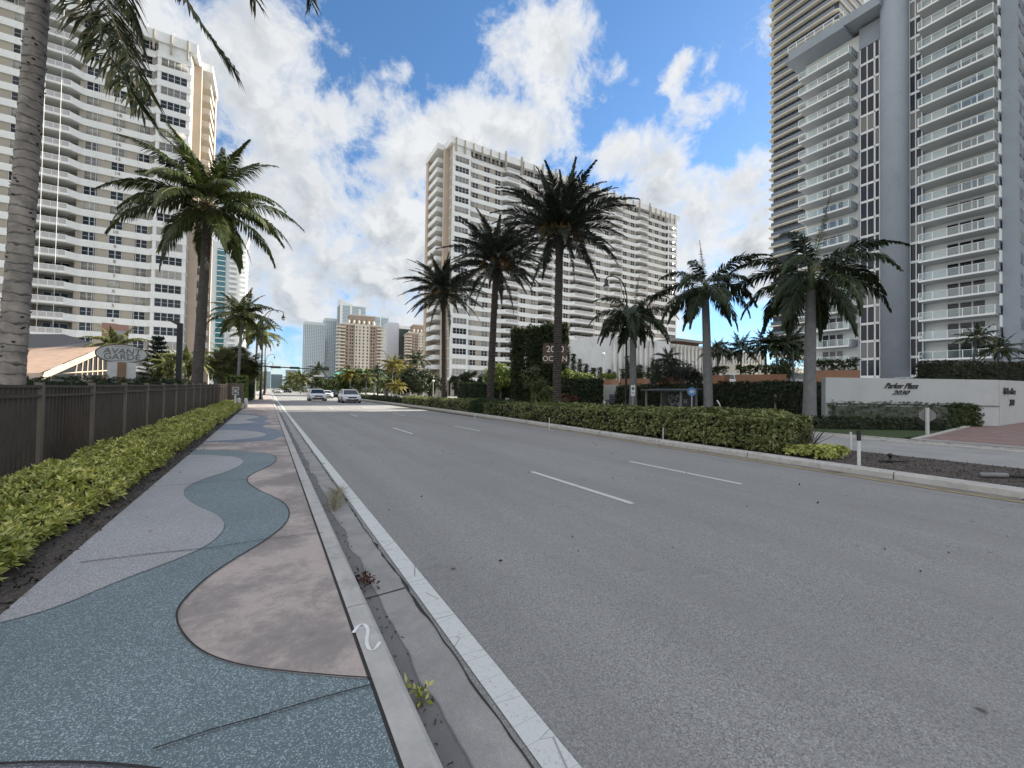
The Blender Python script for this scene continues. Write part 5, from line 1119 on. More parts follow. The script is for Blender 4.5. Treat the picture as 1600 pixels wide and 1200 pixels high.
# stop sign seen from behind
pS=G(1449,680,.14); Zs=(pS-CAMV).dot(_fw); top_=P(1449,638,Zs).z; ctr=P(1450,649,Zs)
t=thing('stop_sign','back of an octagonal road sign on a white post at the lawn edge by driveway','sign',pS); b=MB(); b.tube([(0,0,0),(0,0,top_-pS.z+.02)],.065,8); b.build('post',[mat('post_white',(.5,.5,.49))],t,False,LOC)
d=-Vector((pS.x,pS.y,0)).normalized(); f=Vector((-d.y,d.x,0)); b=MB(); c0=UPV*(ctr.z-pS.z)-d*.09; pts=[c0+f*.27*math.cos(PI/8+i*PI/4)+UPV*.27*math.sin(PI/8+i*PI/4) for i in range(8)]; b.add(pts+[p+d*.012 for p in pts],[tuple(range(8)),tuple(range(15,7,-1))]+[(i,8+i,8+(i+1)%8,(i+1)%8) for i in range(8)]); b.build('plate',[mat('sign_back',(.2,.2,.2),.5)],t,False,LOC)
# stakes
pvc=mat('pvc_white',(.62,.63,.62),.5); 
def stake(label,px,py,ptop,r_,z=.1,cap=0):
    p=G(px,py,z); Zs=(p-CAMV).dot(_fw); h=P(px,ptop,Zs).z-z; t=thing('marker_stake',label,'stake',p,0,'thin stakes in the median'); b=MB(); b.tube([(0,0,0),(rd.uniform(-.015,.015),0,h-cap)],r_,8); b.build('stake',[pvc],t,False,LOC)
    if cap: b=MB(); b.tube([(0,0,h-cap-.005),(0,0,h)],r_*1.25,8); b.build('cap',[bl],t,False,LOC)
stake('white plastic stake with black cap in the soil by the kerb',1342,730,673,.034,cap=.22); stake('plain white plastic stake farther back in bare soil',1329,703,675,.032)
stake('thin pale stake against the median hedge front, nearest of the hedge stakes',1036,690,668,.014); stake('thin pale stake before the tall date palm hedge, leaning slightly',858,672,653,.014); stake('thin pale stake before the tuft plants',742,656,647,.014)
# irrigation head, tubes and clods on the soil
p=G(1391,722,.1); b=MB(); b.lathe([(.07,0),(.07,.05),(.03,.06),(.03,.14),(.06,.15),(.05,.2),(.01,.22)],10); b.tube([(-.35,.1,.03),(0,0,.03),(.3,-.25,.03)],.022,6); tag(b.place('irrigation_head',[bl],True,p),'black sprinkler head with pipe lying on the bare soil','sprinkler')
p=G(1555,746,.1); b=MB(); b.tube([(-.25,.15,.05),(.18,-.12,.05)],.05,10); b.tube([(.2,-.14,.04),(.5,-.4,.03),(.7,-.6,.04)],.03,6,1); tag(b.place('drain_pipe',[mat('pipe_grey',(.2,.2,.2),.6),bl],True,p),'short grey pipe piece on the bare soil at right edge','pipe')
r=np.random.RandomState(5); m=2200; pp=np.stack([r.uniform(11.6,15,m),r.uniform(-1,6.5,m),np.full(m,.095)],1); V,F=leaf_arrays(pp,r.normal(0,.5,(m,3))+np.array([0,0,.5]),2,.05,.018,1.4,r); o=npmesh('mulch_litter',V,F,[leafmat('mulch_chip',[(.02,.015,.012),(.06,.045,.035),(.14,.11,.085)],.9,0)],kind='stuff'); tag(o,'brown mulch chips scattered over the bare median soil','mulch')
m=900; pp=np.stack([r.uniform(-1.78,-1.5,m),2.5+30*r.rand(m)**1.6,np.full(m,.152)],1); V,F=leaf_arrays(pp,r.normal(0,.5,(m,3))+np.array([0,0,.5]),2,.05,.02,1.4,r); o=npmesh('leaf_litter',V,F,[MATS['mulch_chip']],kind='stuff'); tag(o,'dry leaf litter on the soil strip below the footpath hedge','leaf litter')
# gutter debris
def debris(name,label,px,py,z,mats,n_,ll,lw,spread,dirs,seed,cat):
    r=np.random.RandomState(seed); p=np.array(G(px,py,z)); cen=p+r.normal(0,1,(n_,3))*np.array(dirs); cen[:,2]=z+r.rand(n_)*dirs[2]; V,F=leaf_arrays(cen,r.normal(0,.7,(n_,3))+np.array([0,0,.3]),3,ll,lw,spread,r); return tag(npmesh(name,V-p,F,mats,None,tuple(p)),label,cat)
b=MB(); r_=random.Random(3); p=G(523,800,.012); q_=G(530,752,.02)
for i in range(190):
    a=p.lerp(q_,r_.random()*.55)+Vector((r_.gauss(0,.02),r_.gauss(0,.02),.02)); 
    d=(q_-p).normalized()*r_.uniform(-.1,.35)+Vector((r_.gauss(0,.10),r_.gauss(0,.06),r_.uniform(-.01,.12))); b.tube([a,a+d*.6+Vector((0,0,.02)),a+d],[.004,.003,.002],3)
b.v=[(x[0]-p.x,x[1]-p.y,x[2]-p.z) for x in b.v]; tag(b.place('palm_inflorescence',[mat('straw',(.28,.26,.17),.8,.3,20)],True,p),'dry straw coloured palm flower broom fallen in the gutter','palm debris')
debris('dry_leaf','curled reddish brown dead leaf lying in the gutter',570,912,.02,[leafmat('dead_leaf',[(.04,.015,.01),(.10,.04,.025),(.16,.08,.05)],.8,0)],16,.09,.02,1.2,(.04,.06,.05),6,'leaf')
debris('green_sprig','yellow-green leaf sprig lying against the kerb',648,1082,.02,[lf_var],12,.06,.022,1.2,(.04,.05,.03),7,'leaf sprig')
# squiggle of white spray paint on the kerb
pts=[(552,988),(560,976),(570,974),(576,984),(572,1000),(576,1014),(586,1014),(594,1002)]
sp=smooth_pts([G(x,y,.163) for x,y in pts]); b=MB()
for i in range(len(sp)-1):
    a,c2_=sp[i],sp[i+1]; d=(c2_-a).normalized(); nn=Vector((-d.y,d.x,0))*.011; zz=.1605
    b.add([(a.x-nn.x,a.y-nn.y,zz),(c2_.x-nn.x,c2_.y-nn.y,zz),(c2_.x+nn.x,c2_.y+nn.y,zz),(a.x+nn.x,a.y+nn.y,zz)],[(0,1,2,3)])
b.build('kerb_paint_mark',mat('spray_white',(.75,.76,.77),.7),kind='structure')
# small signs at fence end
c3=P(368,610,27); t=thing('notice_board','pair of small white notices on a short post at the far fence end','sign',Vector((c3.x,c3.y,.1))); vd=-Vector((c3.x,c3.y,0)).normalized(); f=Vector((-vd.y,vd.x,0))
b=MB(); b.obox(Vector((c3.x,c3.y,.9)),f*.06,vd*.03,UPV*.8); b.build('post',[pvc],t)
for dz in(.12,-.18): b=MB(); b.obox(c3+UPV*dz+vd*.05,f*.19,vd*.01,UPV*.11); o=b.build('notice',[stc],t); b=MB(); b.obox(c3+UPV*dz+vd*.065,f*.14,vd*.003,UPV*.045); bb=b.build('print',[dkg],None); bb.parent=o; bb.matrix_parent_inverse=(t.matrix_basis@o.matrix_parent_inverse@o.matrix_basis).inverted()
for px,lab in((373,'short white bollard at the far fence end, left one'),(384,'short white bollard where footpath meets the gate pillar, right one')):
    p=P(px,630,30); p.z=.1; b=MB(); b.lathe([(.12,0),(.12,.75),(.1,.8),(.02,.84)],10); tag(b.place('bollard',[pvc],True,p),lab,'bollard')
# small white service things in the verge behind the tall date palm
for nm,px,py,w_,h,lab,cat in(('notice_sign',795,625,.36,.2,'little white lawn sign with dark print left of the tall date palm','sign'),('utility_box',804,627,.24,.45,'white utility box beside the little lawn sign','utility box'),('utility_post',821,622,.12,.6,'white service post left of tall date palm trunk','post'),('gate_column',724,621,.3,.55,'white gate column with curved barrier arm left of the middle date palm','barrier')):
    Z={'gate_column':58}.get(nm,44); c3=P(px,py,Z); vd=-Vector((c3.x,c3.y,0)).normalized(); f=Vector((-vd.y,vd.x,0)); t=thing(nm,lab,cat,Vector((c3.x,c3.y,.1))); b=MB(); b.obox(c3,f*w_,vd*.08,UPV*h); b.build('body',[pvc],t)
    b=MB(); b.obox(Vector((c3.x,c3.y,(c3.z-h)/2+.05)),f*.04,vd*.04,UPV*max(.05,(c3.z-h)/2)); b.build('foot',[pvc],t)
    if nm=='notice_sign': b=MB(); b.obox(c3+vd*.09,f*.16,vd*.004,UPV*.06); b.build('print',[dkg],t)
    if nm=='gate_column': b=MB(); b.tube(smooth_pts([c3+UPV*.3,c3+UPV*.9,c3+UPV*1.1-f*.1,c3+UPV*1.5-f*.8]),.06,6); b.build('arm',[pvc],t)
    if nm=='utility_post': b=MB(); b.obox(c3+f*.4,f*.07,vd*.05,UPV*.22); b.build('meter',[pvc],t)
p=P(950,633,36); p.z=.1; b=MB(); b.tube([(0,0,.3),Vector((0,0,0))+(P(965,608,36)-p)],.04,5); b.box(-.15,.15,-.15,.15,0,1.0); tag(b.place('barrier_gate',[mat('barrier_dark',(.08,.08,.08))],True,p),'dark raised barrier arm right of the white SUV','barrier')
# bench rail and posts by the dark hedge
p=P(1122,645,25.5); p.z=.13; vd=-Vector((p.x,p.y,0)).normalized(); f=Vector((-vd.y,vd.x,0)); t=thing('bench','low white framed bench before the dark hedge','bench',p)
for s_ in(-1,1): b=MB(); b.obox(p+f*s_*.85+UPV*.33,f*.03,vd*.2,UPV*.33); b.build('leg',[pvc],t)
b=MB(); b.obox(p+UPV*.70,f*.95,vd*.22,UPV*.025); b.build('seat',[pvc],t)
p=P(1132,640,25); p.z=.13; b=MB(); zt=P(1124,628,25); b.tube([(0,0,0),Vector((zt.x-p.x,zt.y-p.y,zt.z-p.z-.12)),Vector((zt.x-p.x,zt.y-p.y,zt.z-p.z))+_rt*-.15+Vector((0,0,.1))],.045,6); tag(b.place('bent_post',[pvc],True,p),'bent white pipe sticking up above the bench','post')
p=P(1211,640,24.5); p.z=.13; zt=P(1211,620,24.5).z; b=MB(); b.tube([(0,0,0),(.05,0,zt-.13)],.06,8); b.lathe([(.08,0),(.1,.08),(.02,.14)],8,c=(.05,0,zt-.13)); tag(b.place('wood_post',[mat('wood_grey',(.2,.18,.15),.9)],True,p),'weathered grey post before the dark hedge left of nearest ringed palm','post')
# ================================================================ VEHICLES
tyre=mat('tyre',(.015,.015,.016),.85); rim=mat('rim',(.35,.36,.37),.35,.05,3,metal=.7); carglass=glassmat('car_glass',(.015,.02,.022),.05,.9,.1)
def car(label,loc,rz,col,name='suv',h=1.0,group='white cars on the road',cat='car',low=False,paint=None):
    t=thing(name,label,cat,loc,rz,group); W=.93; rh=1.66 if not low else 1.42; bh=1.05 if not low else .92
    st=[(-2.36,.40,.62,.70),(-2.28,.28,.80,.84),(-2.05,.22,.90,.91),(-1.2,.2,bh-.02,W),(-.6,.2,bh,W),(1.2,.2,bh+.03,W),(2.05,.24,bh+.02,.91),(2.28,.32,bh-.08,.86),(2.34,.45,bh-.2,.78)]
    vs=[];k=12
    for y,zb,zt,hw in st:
        rg=[(-.8*hw,zb),(-hw,zb+.14),(-hw*1.01,(zb+zt)*.55),(-hw*.97,zt-.1),(-hw*.86,zt),(-hw*.4,zt+.035)]
        rg=rg+[(-x,z) for x,z in rg[::-1]]; vs+=[(x,y,z) for x,z in rg]
    n_=len(st); fs=[(i*k+j,i*k+(j+1)%k,(i+1)*k+(j+1)%k,(i+1)*k+j) for i in range(n_-1) for j in range(k)]+[tuple(range(k))[::-1],tuple(range((n_-1)*k,n_*k))]
    b=MB(); b.add(vs,fs); b.build('body',[col],t,True,LOC)
    lo=[(-.80,-1.18),(.80,-1.18),(.80,2.14),(-.80,2.14)]; up=[(-.62,-.42),(.62,-.42),(.63,1.72 if not low else 1.1),(-.63,1.72 if not low else 1.1)]
    b=MB(); b.add([(x,y,bh-.03) for x,y in lo]+[(x,y,rh-.06) for x,y in up],[(0,1,5,4),(1,2,6,5),(2,3,7,6),(3,0,4,7),(4,5,6,7)]); b.build('windows',[carglass],t,False,LOC)
    b=MB(); e=[(x*1.05,y+(.04 if y>0 else -.03)) for x,y in up]; b.add([(x,y,rh-.08) for x,y in e]+[(x*.86,y*.9+.03,rh) for x,y in e],[(0,1,5,4),(1,2,6,5),(2,3,7,6),(3,0,4,7),(4,5,6,7)])
    for (a,c2),(d_,e_) in zip(lo,up): b.tube([(a*1.01,c2,bh-.04),(d_*1.03,e_,rh-.07)],.045,5)
    for s_ in(-1,1): b.tube([(s_*.82,.3,bh-.03),(s_*.65,.35,rh-.08)],.04,4); b.tube([(s_*.82,1.3,bh-.03),(s_*.65,1.2,rh-.08)],.04,4)
    b.build('roof',[col],t,False,LOC)
    for x in(-.83,.83):
        for y in(-1.45,1.42):
            b=MB(); 
            prof=[(.20,-.11),(.33,-.11),(.355,-.07),(.355,.07),(.33,.11),(.20,.11)]; kk=18; v2=[(x+zz,y+r0*math.cos(2*PI*j/kk),.355+r0*math.sin(2*PI*j/kk)) for r0,zz in prof for j in range(kk)]
            b.add(v2,[(i*kk+j,i*kk+(j+1)%kk,(i+1)*kk+(j+1)%kk,(i+1)*kk+j) for i in range(5) for j in range(kk)]); w_=b.build('wheel',[tyre],t,True,LOC)
            b=MB(); v2=[(x+zz,y+.215*math.cos(2*PI*j/kk),.355+.215*math.sin(2*PI*j/kk)) for zz in(-.10,.10) for j in range(kk)]; b.add(v2,[tuple(range(kk)),tuple(range(kk,2*kk))]+[(j,(j+1)%kk,kk+(j+1)%kk,kk+j) for j in range(kk)]); rm=b.build('rim',[rim],w_,False,LOC)
    for s_ in(-1,1):
        b=MB(); b.obox(Vector((s_*.66,-2.24,.78)),Vector((.17,s_*.05,0)),Vector((0,.06,0)),Vector((0,0,.07))); b.build('headlight',[mat('headlight',(.6,.62,.64),.15)],t,False,LOC)
        b=MB(); b.obox(Vector((s_*1.0,-.75,bh+.1)),Vector((.1,0,0)),Vector((0,.06,0)),Vector((0,0,.075))); b.build('mirror',[col],t,False,LOC)
        b=MB(); b.obox(Vector((s_*.76,2.28,.9)),Vector((.1,0,0)),Vector((0,.05,0)),Vector((0,0,.12))); b.build('tail_light',[mat('tail_red',(.15,.015,.015),.3)],t,False,LOC)
    b=MB(); b.obox(Vector((0,-2.33,.70)),Vector((.42,0,0)),Vector((0,.05,0)),Vector((0,0,.085))); b.obox(Vector((0,-2.32,.40)),Vector((.62,0,0)),Vector((0,.06,0)),Vector((0,0,.10))); b.build('grille',[bl],t,False,LOC)
    b=MB()
    for x in(-.9,.9):
        for y in(-1.45,1.42): kk=14; b.add([(x,y,.36)]+[(x+.045*(1 if x>0 else -1),y+.42*math.cos(PI*j/kk),.36+.42*math.sin(PI*j/kk)) for j in range(kk+1)],[(0,j+1,j+2) for j in range(kk)])
    b.box(-.86,.86,-2.0,2.0,.16,.24); b.build('underbody',[bl],t,False,LOC)
    b=MB(); b.box(-.16,.16,-2.40,-2.385,.46,.58); b.build('licence_plate',[pvc],t,False,LOC)
    t.scale=(1.16,1.0,h); return t
cw=mat('car_white',(.68,.69,.70),.25,.02,.5,spec=.6); cd=mat('car_dark',(.03,.032,.036),.25,.02,.5); cs=mat('car_silver',(.35,.37,.39),.3,.02,.5)
car('white boxy SUV driving towards the camera in the left lane','' or (5.95,63,0),0,cw)
car('white crossover driving towards the camera nearest the median',(8.85,54.6,0),0,cw,name='crossover')
car('white sedan mostly hidden behind the boxy white SUV',(8.9,80,0),0,cw,name='sedan',low=True)
car('dark car far ahead near the median, right of hidden white sedan',(11.2,91,0),0,cd,name='dark_car',low=True,group='far cars')
for i,(x,y,c_) in enumerate([(2.9,150,cw),(6.2,170,cd),(2.9,205,cs),(9.2,230,cw),(6.2,260,cd)]): 
    car(['tiny white car far down the road in the kerb lane','tiny dark car far down the road in the middle lane','tiny silver car far down the road in the kerb lane','tiny white car far down the road by the median','tiniest dark car where the road meets the horizon'][i],(x,y,0),0,c_,name='far_car',low=True,group='far cars')
car('white SUV passing behind the median hedge, right of the tall date palm',tuple(P(920,600,43).xy)+(-.1,),R(25),cw,name='suv',h=.98)
def parked(label,px,Z,zb,col,rz): p=P(px,600,Z); p.z=zb; car(label,p,rz,col,name='parked_car',group='cars parked on the raised deck',low=True)
parked('dark parked car above the lettered wall, partly behind the terrace hedge',1462,36,2.15,cd,R(60)); parked('grey blue parked car above the lettered wall, next to the round column',1428,38,2.15,cs,R(55))
parked('white parked car glimpsed between slim palms and the middle planter',1148,36,2.1,cw,R(50)); parked('pale parked car glimpsed left of the nearest ringed palm',1238,33,2.1,cs,R(55))
b=MB(); b.prism([(31.05,12.3),(34.5,6.3),(50,5.4),(78,5.4),(78,45),(31.05,45)],.1,2.12); b.build('parking_deck',[mat('deck_grey',(.3,.3,.3),.85)],None).__setitem__('kind','structure')
# ================================================================ MORE GREEN
lowp=[[frond_mesh('frond',L_,e,d,26,ll,.09,[rach,lf_royal],sd+i,sag=.8,plume=20) for i in range(2)] for L_,e,d,ll,sd in((2.1,75,40,.5,61),(2.4,48,85,.6,62),(2.5,15,80,.6,63),(2.2,-15,60,.55,64))]
lowc=[[frond_mesh('frond',L_,e,d,26,ll,.10,[rach,leafmat('sunny_palm_leaf',[(.05,.07,.015),(.10,.12,.03),(.20,.19,.05)],.5,.25,.4)],sd+i,sag=1.0) for i in range(2)] for L_,e,d,ll,sd in((2.3,75,50,.6,71),(2.8,48,85,.75,72),(2.8,15,80,.75,73),(2.4,-20,60,.65,74))]
def small_palm(label,px,Z,zb,ycrown,fs,seed,group='slim palms behind the hedge',v=lowp,lean=.3,r_=.09,name='slim_palm',dist=((0,4,0),(1,8,20),(2,8,0),(3,6,30))):
    p=P(px,600,Z); p.z=zb; zc=P(px,ycrown,Z).z; rd=random.Random(seed); t=thing(name,label,'palm tree',p,0,group)
    pth=trunk_path(max(.5,zc-zb),(rd.uniform(-lean,lean),rd.uniform(-lean,lean)),1.4,8); trunk_mesh(pth,r_,r_*.75,bark_r,t,.3,seed=seed,flare=.3,rough=.02,k=8); crown(t,pth[-1],v,dist,seed,scale=fs); return t
for i,(px,Z,zb,yc,fs,lab) in enumerate([(1123,31,.1,545,.85,'slim dark palm just right of the middle ringed palm'),(1157,31,.1,540,.95,'slim dark palm with slightly leaning trunk between planters'),(1198,30,.1,535,1.0,'slim dark palm standing before the cream low wall'),(1217,29,.1,532,.9,'slim dark palm, one of the close pair left of the nearest ringed palm'),(1242,29,.1,528,.95,'slim dark palm touching the nearest ringed palm'),(1046,34,.1,555,.85,'small drooping palm before the ribbed wall above the shelter'),
    (1517,31,2.2,522,.8,'squat palm above the terrace hedge, left of a pair by the tower'),(1556,29.5,2.2,541,.85,'squat palm above the terrace hedge, right of a pair by the tower'),(1612,29,2.2,560,.8,'palm frond tips at the right edge of photo above the side wall'),(1240,44,2.1,552,.7,'small palm behind the slim dark palms on the deck')]): small_palm(lab,px,Z,zb,yc+6,fs*.74,80+i)
# left side small palms, behind the fence
for i,(px,Z,zb,yc,fs,lab) in enumerate([(184,32,.1,540,.85,'sunlit small palm behind the oval sign'),(262,33,.1,573,.7,'dark little palm right of the oval sign'),(293,30,.1,568,.75,'little palm with pale trunk left of the leaning coconut'),(345,75,.1,560,1.5,'distant palm between coconut trunk and fan palms')]): small_palm(lab,px,Z,zb,yc,fs,100+i,'small palms behind the iron fence',v=lowc,name='small_palm')
for i,(px,pb_,Z,yc,fs,lab) in enumerate([(373,371,42,492,1.35,'slender sunlit coconut palm with pale trunk beside the fan palms'),(401,398,58,520,1.4,'sunlit coconut palm just left of the nearest street lamp')]):
    small_palm(lab,pb_,Z,.1,yc,fs,110+i,'sunlit coconut palms left of the road',v=lowc,name='coconut_palm',r_=.15,dist=((0,5,0),(1,9,20),(2,9,0),(3,7,30)))
# fan palms
def fan_mesh(seed,lf):
    r=random.Random(seed); b=MB(); b.tube([(0,0,0),(.5,0,.04),(.95,0,0)],[.02,.015,.012],4,0)
    for k in range(26):
        a=R(-125+250*k/25); d=Vector((math.cos(a),math.sin(a),0)); l=.85*(.75+.25*math.cos(a*.8))*r.uniform(.85,1.1); s_=Vector((-d.y,d.x,0))*.035; p=Vector((.95,0,0)); m_=p+d*l*.55+Vector((0,0,r.uniform(-.03,.03))); e=p+d*l+Vector((0,0,-.22*r.uniform(.3,1.4)))
        b.add([p,m_-s_,m_+s_,e],[(0,1,2),(1,3,2)],1)
    return mesh_only(b,'frond',[rach,lf])
lf_fan=leafmat('fan_leaf',[(.04,.055,.015),(.10,.11,.03),(.20,.17,.06),(.06,.08,.025)],.5,.2,.4); fans=[fan_mesh(i,lf_fan) for i in range(4)]
def fan_palm(label,px,Z,yc,fs,n_,seed):
    p=P(px,600,Z); p.z=.1; zc=P(px,yc,Z).z; t=thing('fan_palm',label,'palm tree',p,0,'fan palms at the fence end'); rd=random.Random(seed); pth=trunk_path(zc-.1,(.1,.1),1,6); trunk_mesh(pth,.22,.2,bark_d,t,.2,seed=seed,rough=.08,k=8)
    for k in range(n_):
        o=bpy.data.objects.new('frond',rd.choice(fans)); C.objects.link(o); o.parent=t; el=math.asin(rd.uniform(-.75,.98)); o.location=pth[-1]+Vector((0,0,rd.uniform(-.7,.3))); o.rotation_euler=Euler((rd.uniform(-.5,.5),-el+.25,rd.uniform(0,2*PI)),'XYZ'); o.scale=(fs*rd.uniform(.8,1.1),)*3
fan_palm('bushy fan palm left one of the cluster at the far fence end',347,43,566,1.25,85,1); fan_palm('bushy fan palm right one of the cluster, catching the sun',382,46,570,1.15,85,2); fan_palm('fan palm in the middle of the cluster, tallest head',365,48,553,1.1,60,3)
# norfolk pine
p=P(245,600,48); p.z=.1; zt=P(245,521,48).z; t=thing('norfolk_pine','dark tiered Norfolk pine right of the oval sign','pine tree',p); b=MB(); b.tube([(0,0,0),(0,0,zt)],[.14,.02],6); b.build('trunk',[bark_d],t,False,LOC)
cs_=[];ax_=[];rr_=np.random.RandomState(3)
for k in range(12):
    z=1.2+(zt-1.5)*k/12; L_=2.3*(1-k/12.8)+.15
    for j in range(9):
        a=j/9*2*PI+k*.4; 
        for s_ in np.linspace(.15,1,12): cs_.append((math.cos(a)*L_*s_,math.sin(a)*L_*s_,z+.25*s_*s_+rr_.normal(0,.02))); ax_.append((math.cos(a),math.sin(a),.5))
V,F=leaf_arrays(np.array(cs_),np.array(ax_),7,.30,.07,1.1,rr_); npmesh('crown',V,F,[leafmat('pine_leaf',[(.01,.018,.01),(.02,.034,.018),(.035,.05,.026)],.6,.05)],t,LOC)
# hedges behind the fence & at fence end
hedge('inner_hedge','clipped bright topped hedge behind the iron fence below the clubhouse roof','hedge',[(-1,13,0,1.6,.1,2.15,28)],(.16,.07),[lf_mid],core_g,rz=R(-14),pivot=(-26,22.5,0),seed=21,n=5)
hedge('inner_hedge','darker hedge behind the iron fence between oval sign and coconut trunk','hedge',[(0,7,0,1.2,.1,2.0,28)],(.16,.07),[lf_dk],core_g,rz=R(-14),pivot=(-11.6,29,0),seed=22,n=5)
hedge('inner_hedge','hedge behind the iron fence from the coconut trunk to the fan palms','hedge',[(-6.3,-4.8,32,46,.1,2.1,24)],(.16,.07),[lf_dk],core_g,seed=23,n=5)
hedge('upright_hedge','tall sunlit yellow-green hedge beyond the fence end, right of the fan palms','hedge',[(-3.6,-1.9,50,56,.1,2.9,34)],(.14,.07),[lf_lime],core_g,seed=24,n=5)
hedge('upright_hedge','dark reddish green shrub hedge beside the nearest street lamp','hedge',[(-3.4,-1.6,58,68,.1,2.6,24)],(.16,.08),[lf_dk],core_g,seed=25,n=5)
# right side, between the road and apartment block
def TP(px,Z,z=.1): p=P(px,600,Z); p.z=z; return p
tree('plumeria_tree','pale yellow-green plumeria in front of the vine covered sign, left side',TP(783,46),5,[(0,0,3.6,1.7,1.7,1.2),(-.6,0,2.9,1.3,1.3,.9)],lf_lime,2600,.26,31,tr=.14)
tree('plumeria_tree','open branched plumeria growing between the vine sign and tall date palm',TP(838,36),4,[(0,0,2.7,1.3,1.3,1.0),(.5,0,1.9,1.0,1,.7)],leafmat('plum_leaf',[(.06,.08,.03),(.12,.15,.06),(.22,.24,.12)],.5,.25,.4),1500,.2,32,tr=.10)
tree('garden_tree','dark small tree before the lowest floors of the right apartment block',TP(738,70),5,[(0,0,3.6,2.6,2.2,1.2),(-2.5,0,3.0,1.8,1.6,1)],lf_dk,2400,.3,33)
hedge('garden_hedge','dark hedge between the middle date palm and the vine covered sign','hedge',[(0,9,0,1.5,.1,2.6,22)],(.2,.09),[lf_dk],core_g,rz=R(-30),pivot=tuple(TP(716,46)),seed=34,n=5)
hedge('garden_hedge','small bright clipped bush left of the tall date palm trunk','hedge',[(0,1.9,0,1.2,.1,2.1,60)],(.14,.07),[lf_lime],core_g,rz=R(-36),pivot=tuple(TP(832,36)),seed=35,n=5)
hedge('big_bush','large dark rounded bush right of the tall date palm, lime growth on top','bush',[(0,4.2,0,2.5,.1,2.9,60)],(.18,.09),[lf_dk],core_g,rz=R(-38),pivot=tuple(TP(872,40)),seed=36,n=5)
tree('lime_shrub','bright lime coloured shrub growing behind the large dark bush',TP(898,44),4,[(-1.2,0,3.0,1.3,1.2,.9),(1.0,0,3.0,1.4,1.2,.8)],lf_lime,2400,.24,37)
tree('red_flowers','low red and pink flowering plants at the foot of tall date palm',TP(882,34),1,[(0,0,1.0,1.1,.8,.45)],leafmat('red_leaf',[(.16,.05,.03),(.26,.13,.09),(.06,.06,.02)],.6,.2),500,.16,38,cat='flowers',tr=.03)
tree('grey_shrub','wide grey-green shrub above the bus shelter before the ribbed wall',TP(1057,33),4,[(0,0,3.3,2.1,1.6,1.0),(1.1,-.5,2.7,1.3,1.2,.9)],leafmat('greygreen_leaf',[(.03,.035,.03),(.06,.07,.055),(.10,.115,.09)],.7,.15),3800,.13,39)
tree('young_tree','young leafy tree with yellowish leaves behind the slim dark palms',TP(1226,31.5),4,[(.4,0,4.6,1.3,1.2,1.3),(0,0,3.6,1.0,1,.8)],lf_mid,2200,.14,40,tr=.07)
tree('bare_shrub','thin branched shrub against the dark hedge left of the nearest ringed palm',TP(1222,24.5),3,[(0,0,1.7,.8,.5,.7)],lf_dk,260,.1,41,tr=.05,limbs=14)
tree('roof_shrub','round shrub on top of the smooth podium wall',Vector((64,62,13.2)),2,[(0,0,1.0,1.6,1.4,1.0),(2.2,0,.8,1,1,.7)],lf_mid,700,.3,42,tr=.08)
tree('roof_shrub','shrub on the podium roof beside the brown pavilion',Vector((100,63,13)),2,[(0,0,1.2,2.4,1.4,1.2)],lf_mid,700,.3,43,tr=.08)
# vine covered sign
sb=TP(800,44); t=thing('vine_sign','massive vine covered sign wall with white letters 2000 OCEAN on brown panel','sign',sb); r=np.random.RandomState(44)
cb=MB(); Vs=[];F=[];base=0
for px0,px1,zt in((800,818,8.1),(824,846,8.3),(847,884,8.6)):
    a=P(px0,600,44);c_=P(px1,600,44); a.z=c_.z=0; wpoly(cb,a,c_,.1,zt,.1,zt,1.3,out=FN)
    m=int((c_-a).length*zt*75); u=r.rand(m,1); p=np.array(a)*(1-u)+np.array(c_)*u+np.array(FN)*.66; p[:,2]=r.rand(m)*zt
    m2=m//3; u2=r.rand(m2,1); p2=np.array(a)*(1-u2)+np.array(c_)*u2+np.array(FN)*r.uniform(-.8,.7,(m2,1)); p2[:,2]=zt+r.uniform(-.5,.35,m2)
    m3=m//2; s3=np.where(r.rand(m3,1)<.5,0.,1.); p3=np.array(a)*(1-s3)+np.array(c_)*s3+np.array(FN)*r.uniform(-.8,.7,(m3,1)); p3[:,2]=r.rand(m3)*zt
    p=np.concatenate([p,p2,p3])
    pc_=P(866,553,43.4); dd=(p-np.array(pc_)); uu=dd@np.array(FR); keep=~((np.abs(uu)<1.35)&(np.abs(p[:,2]-pc_.z)<1.15)&((dd@np.array(FN))>-.4)); p=p[keep]; p=p+r.normal(0,.12,p.shape)
    V,f=leaf_arrays(p,np.array(FN)+r.normal(0,.6,p.shape),4,.26,.13,1.2,r,base); Vs.append(V);F.append(f);base+=len(V)
cb.build('wall',[mat('vine_wall',(.03,.035,.02),.95,.4,2)],t); npmesh('vine',np.concatenate(Vs)-np.array(sb),np.concatenate(F),[leafmat('vine_leaf',[(.012,.022,.007),(.03,.045,.012),(.06,.075,.02)],.5,.15)],t,LOC)
pc_=P(866,553,44)+FN*.72; b=MB(); b.obox(pc_,FR*1.3,FN*.04,UPV*1.1); b.build('panel',[mat('panel_brown',(.09,.05,.035),.6)],t)
wl2=mat('letter_white',(.7,.7,.68),.5); text('2000',.95,.04,wl2,'lettering',t,face_mtx(pc_+FN*.06+UPV*.12,FR,FN)); text('OCEAN',.8,.04,wl2,'lettering',t,face_mtx(pc_+FN*.06-UPV*.85,FR,FN),xs=.95)
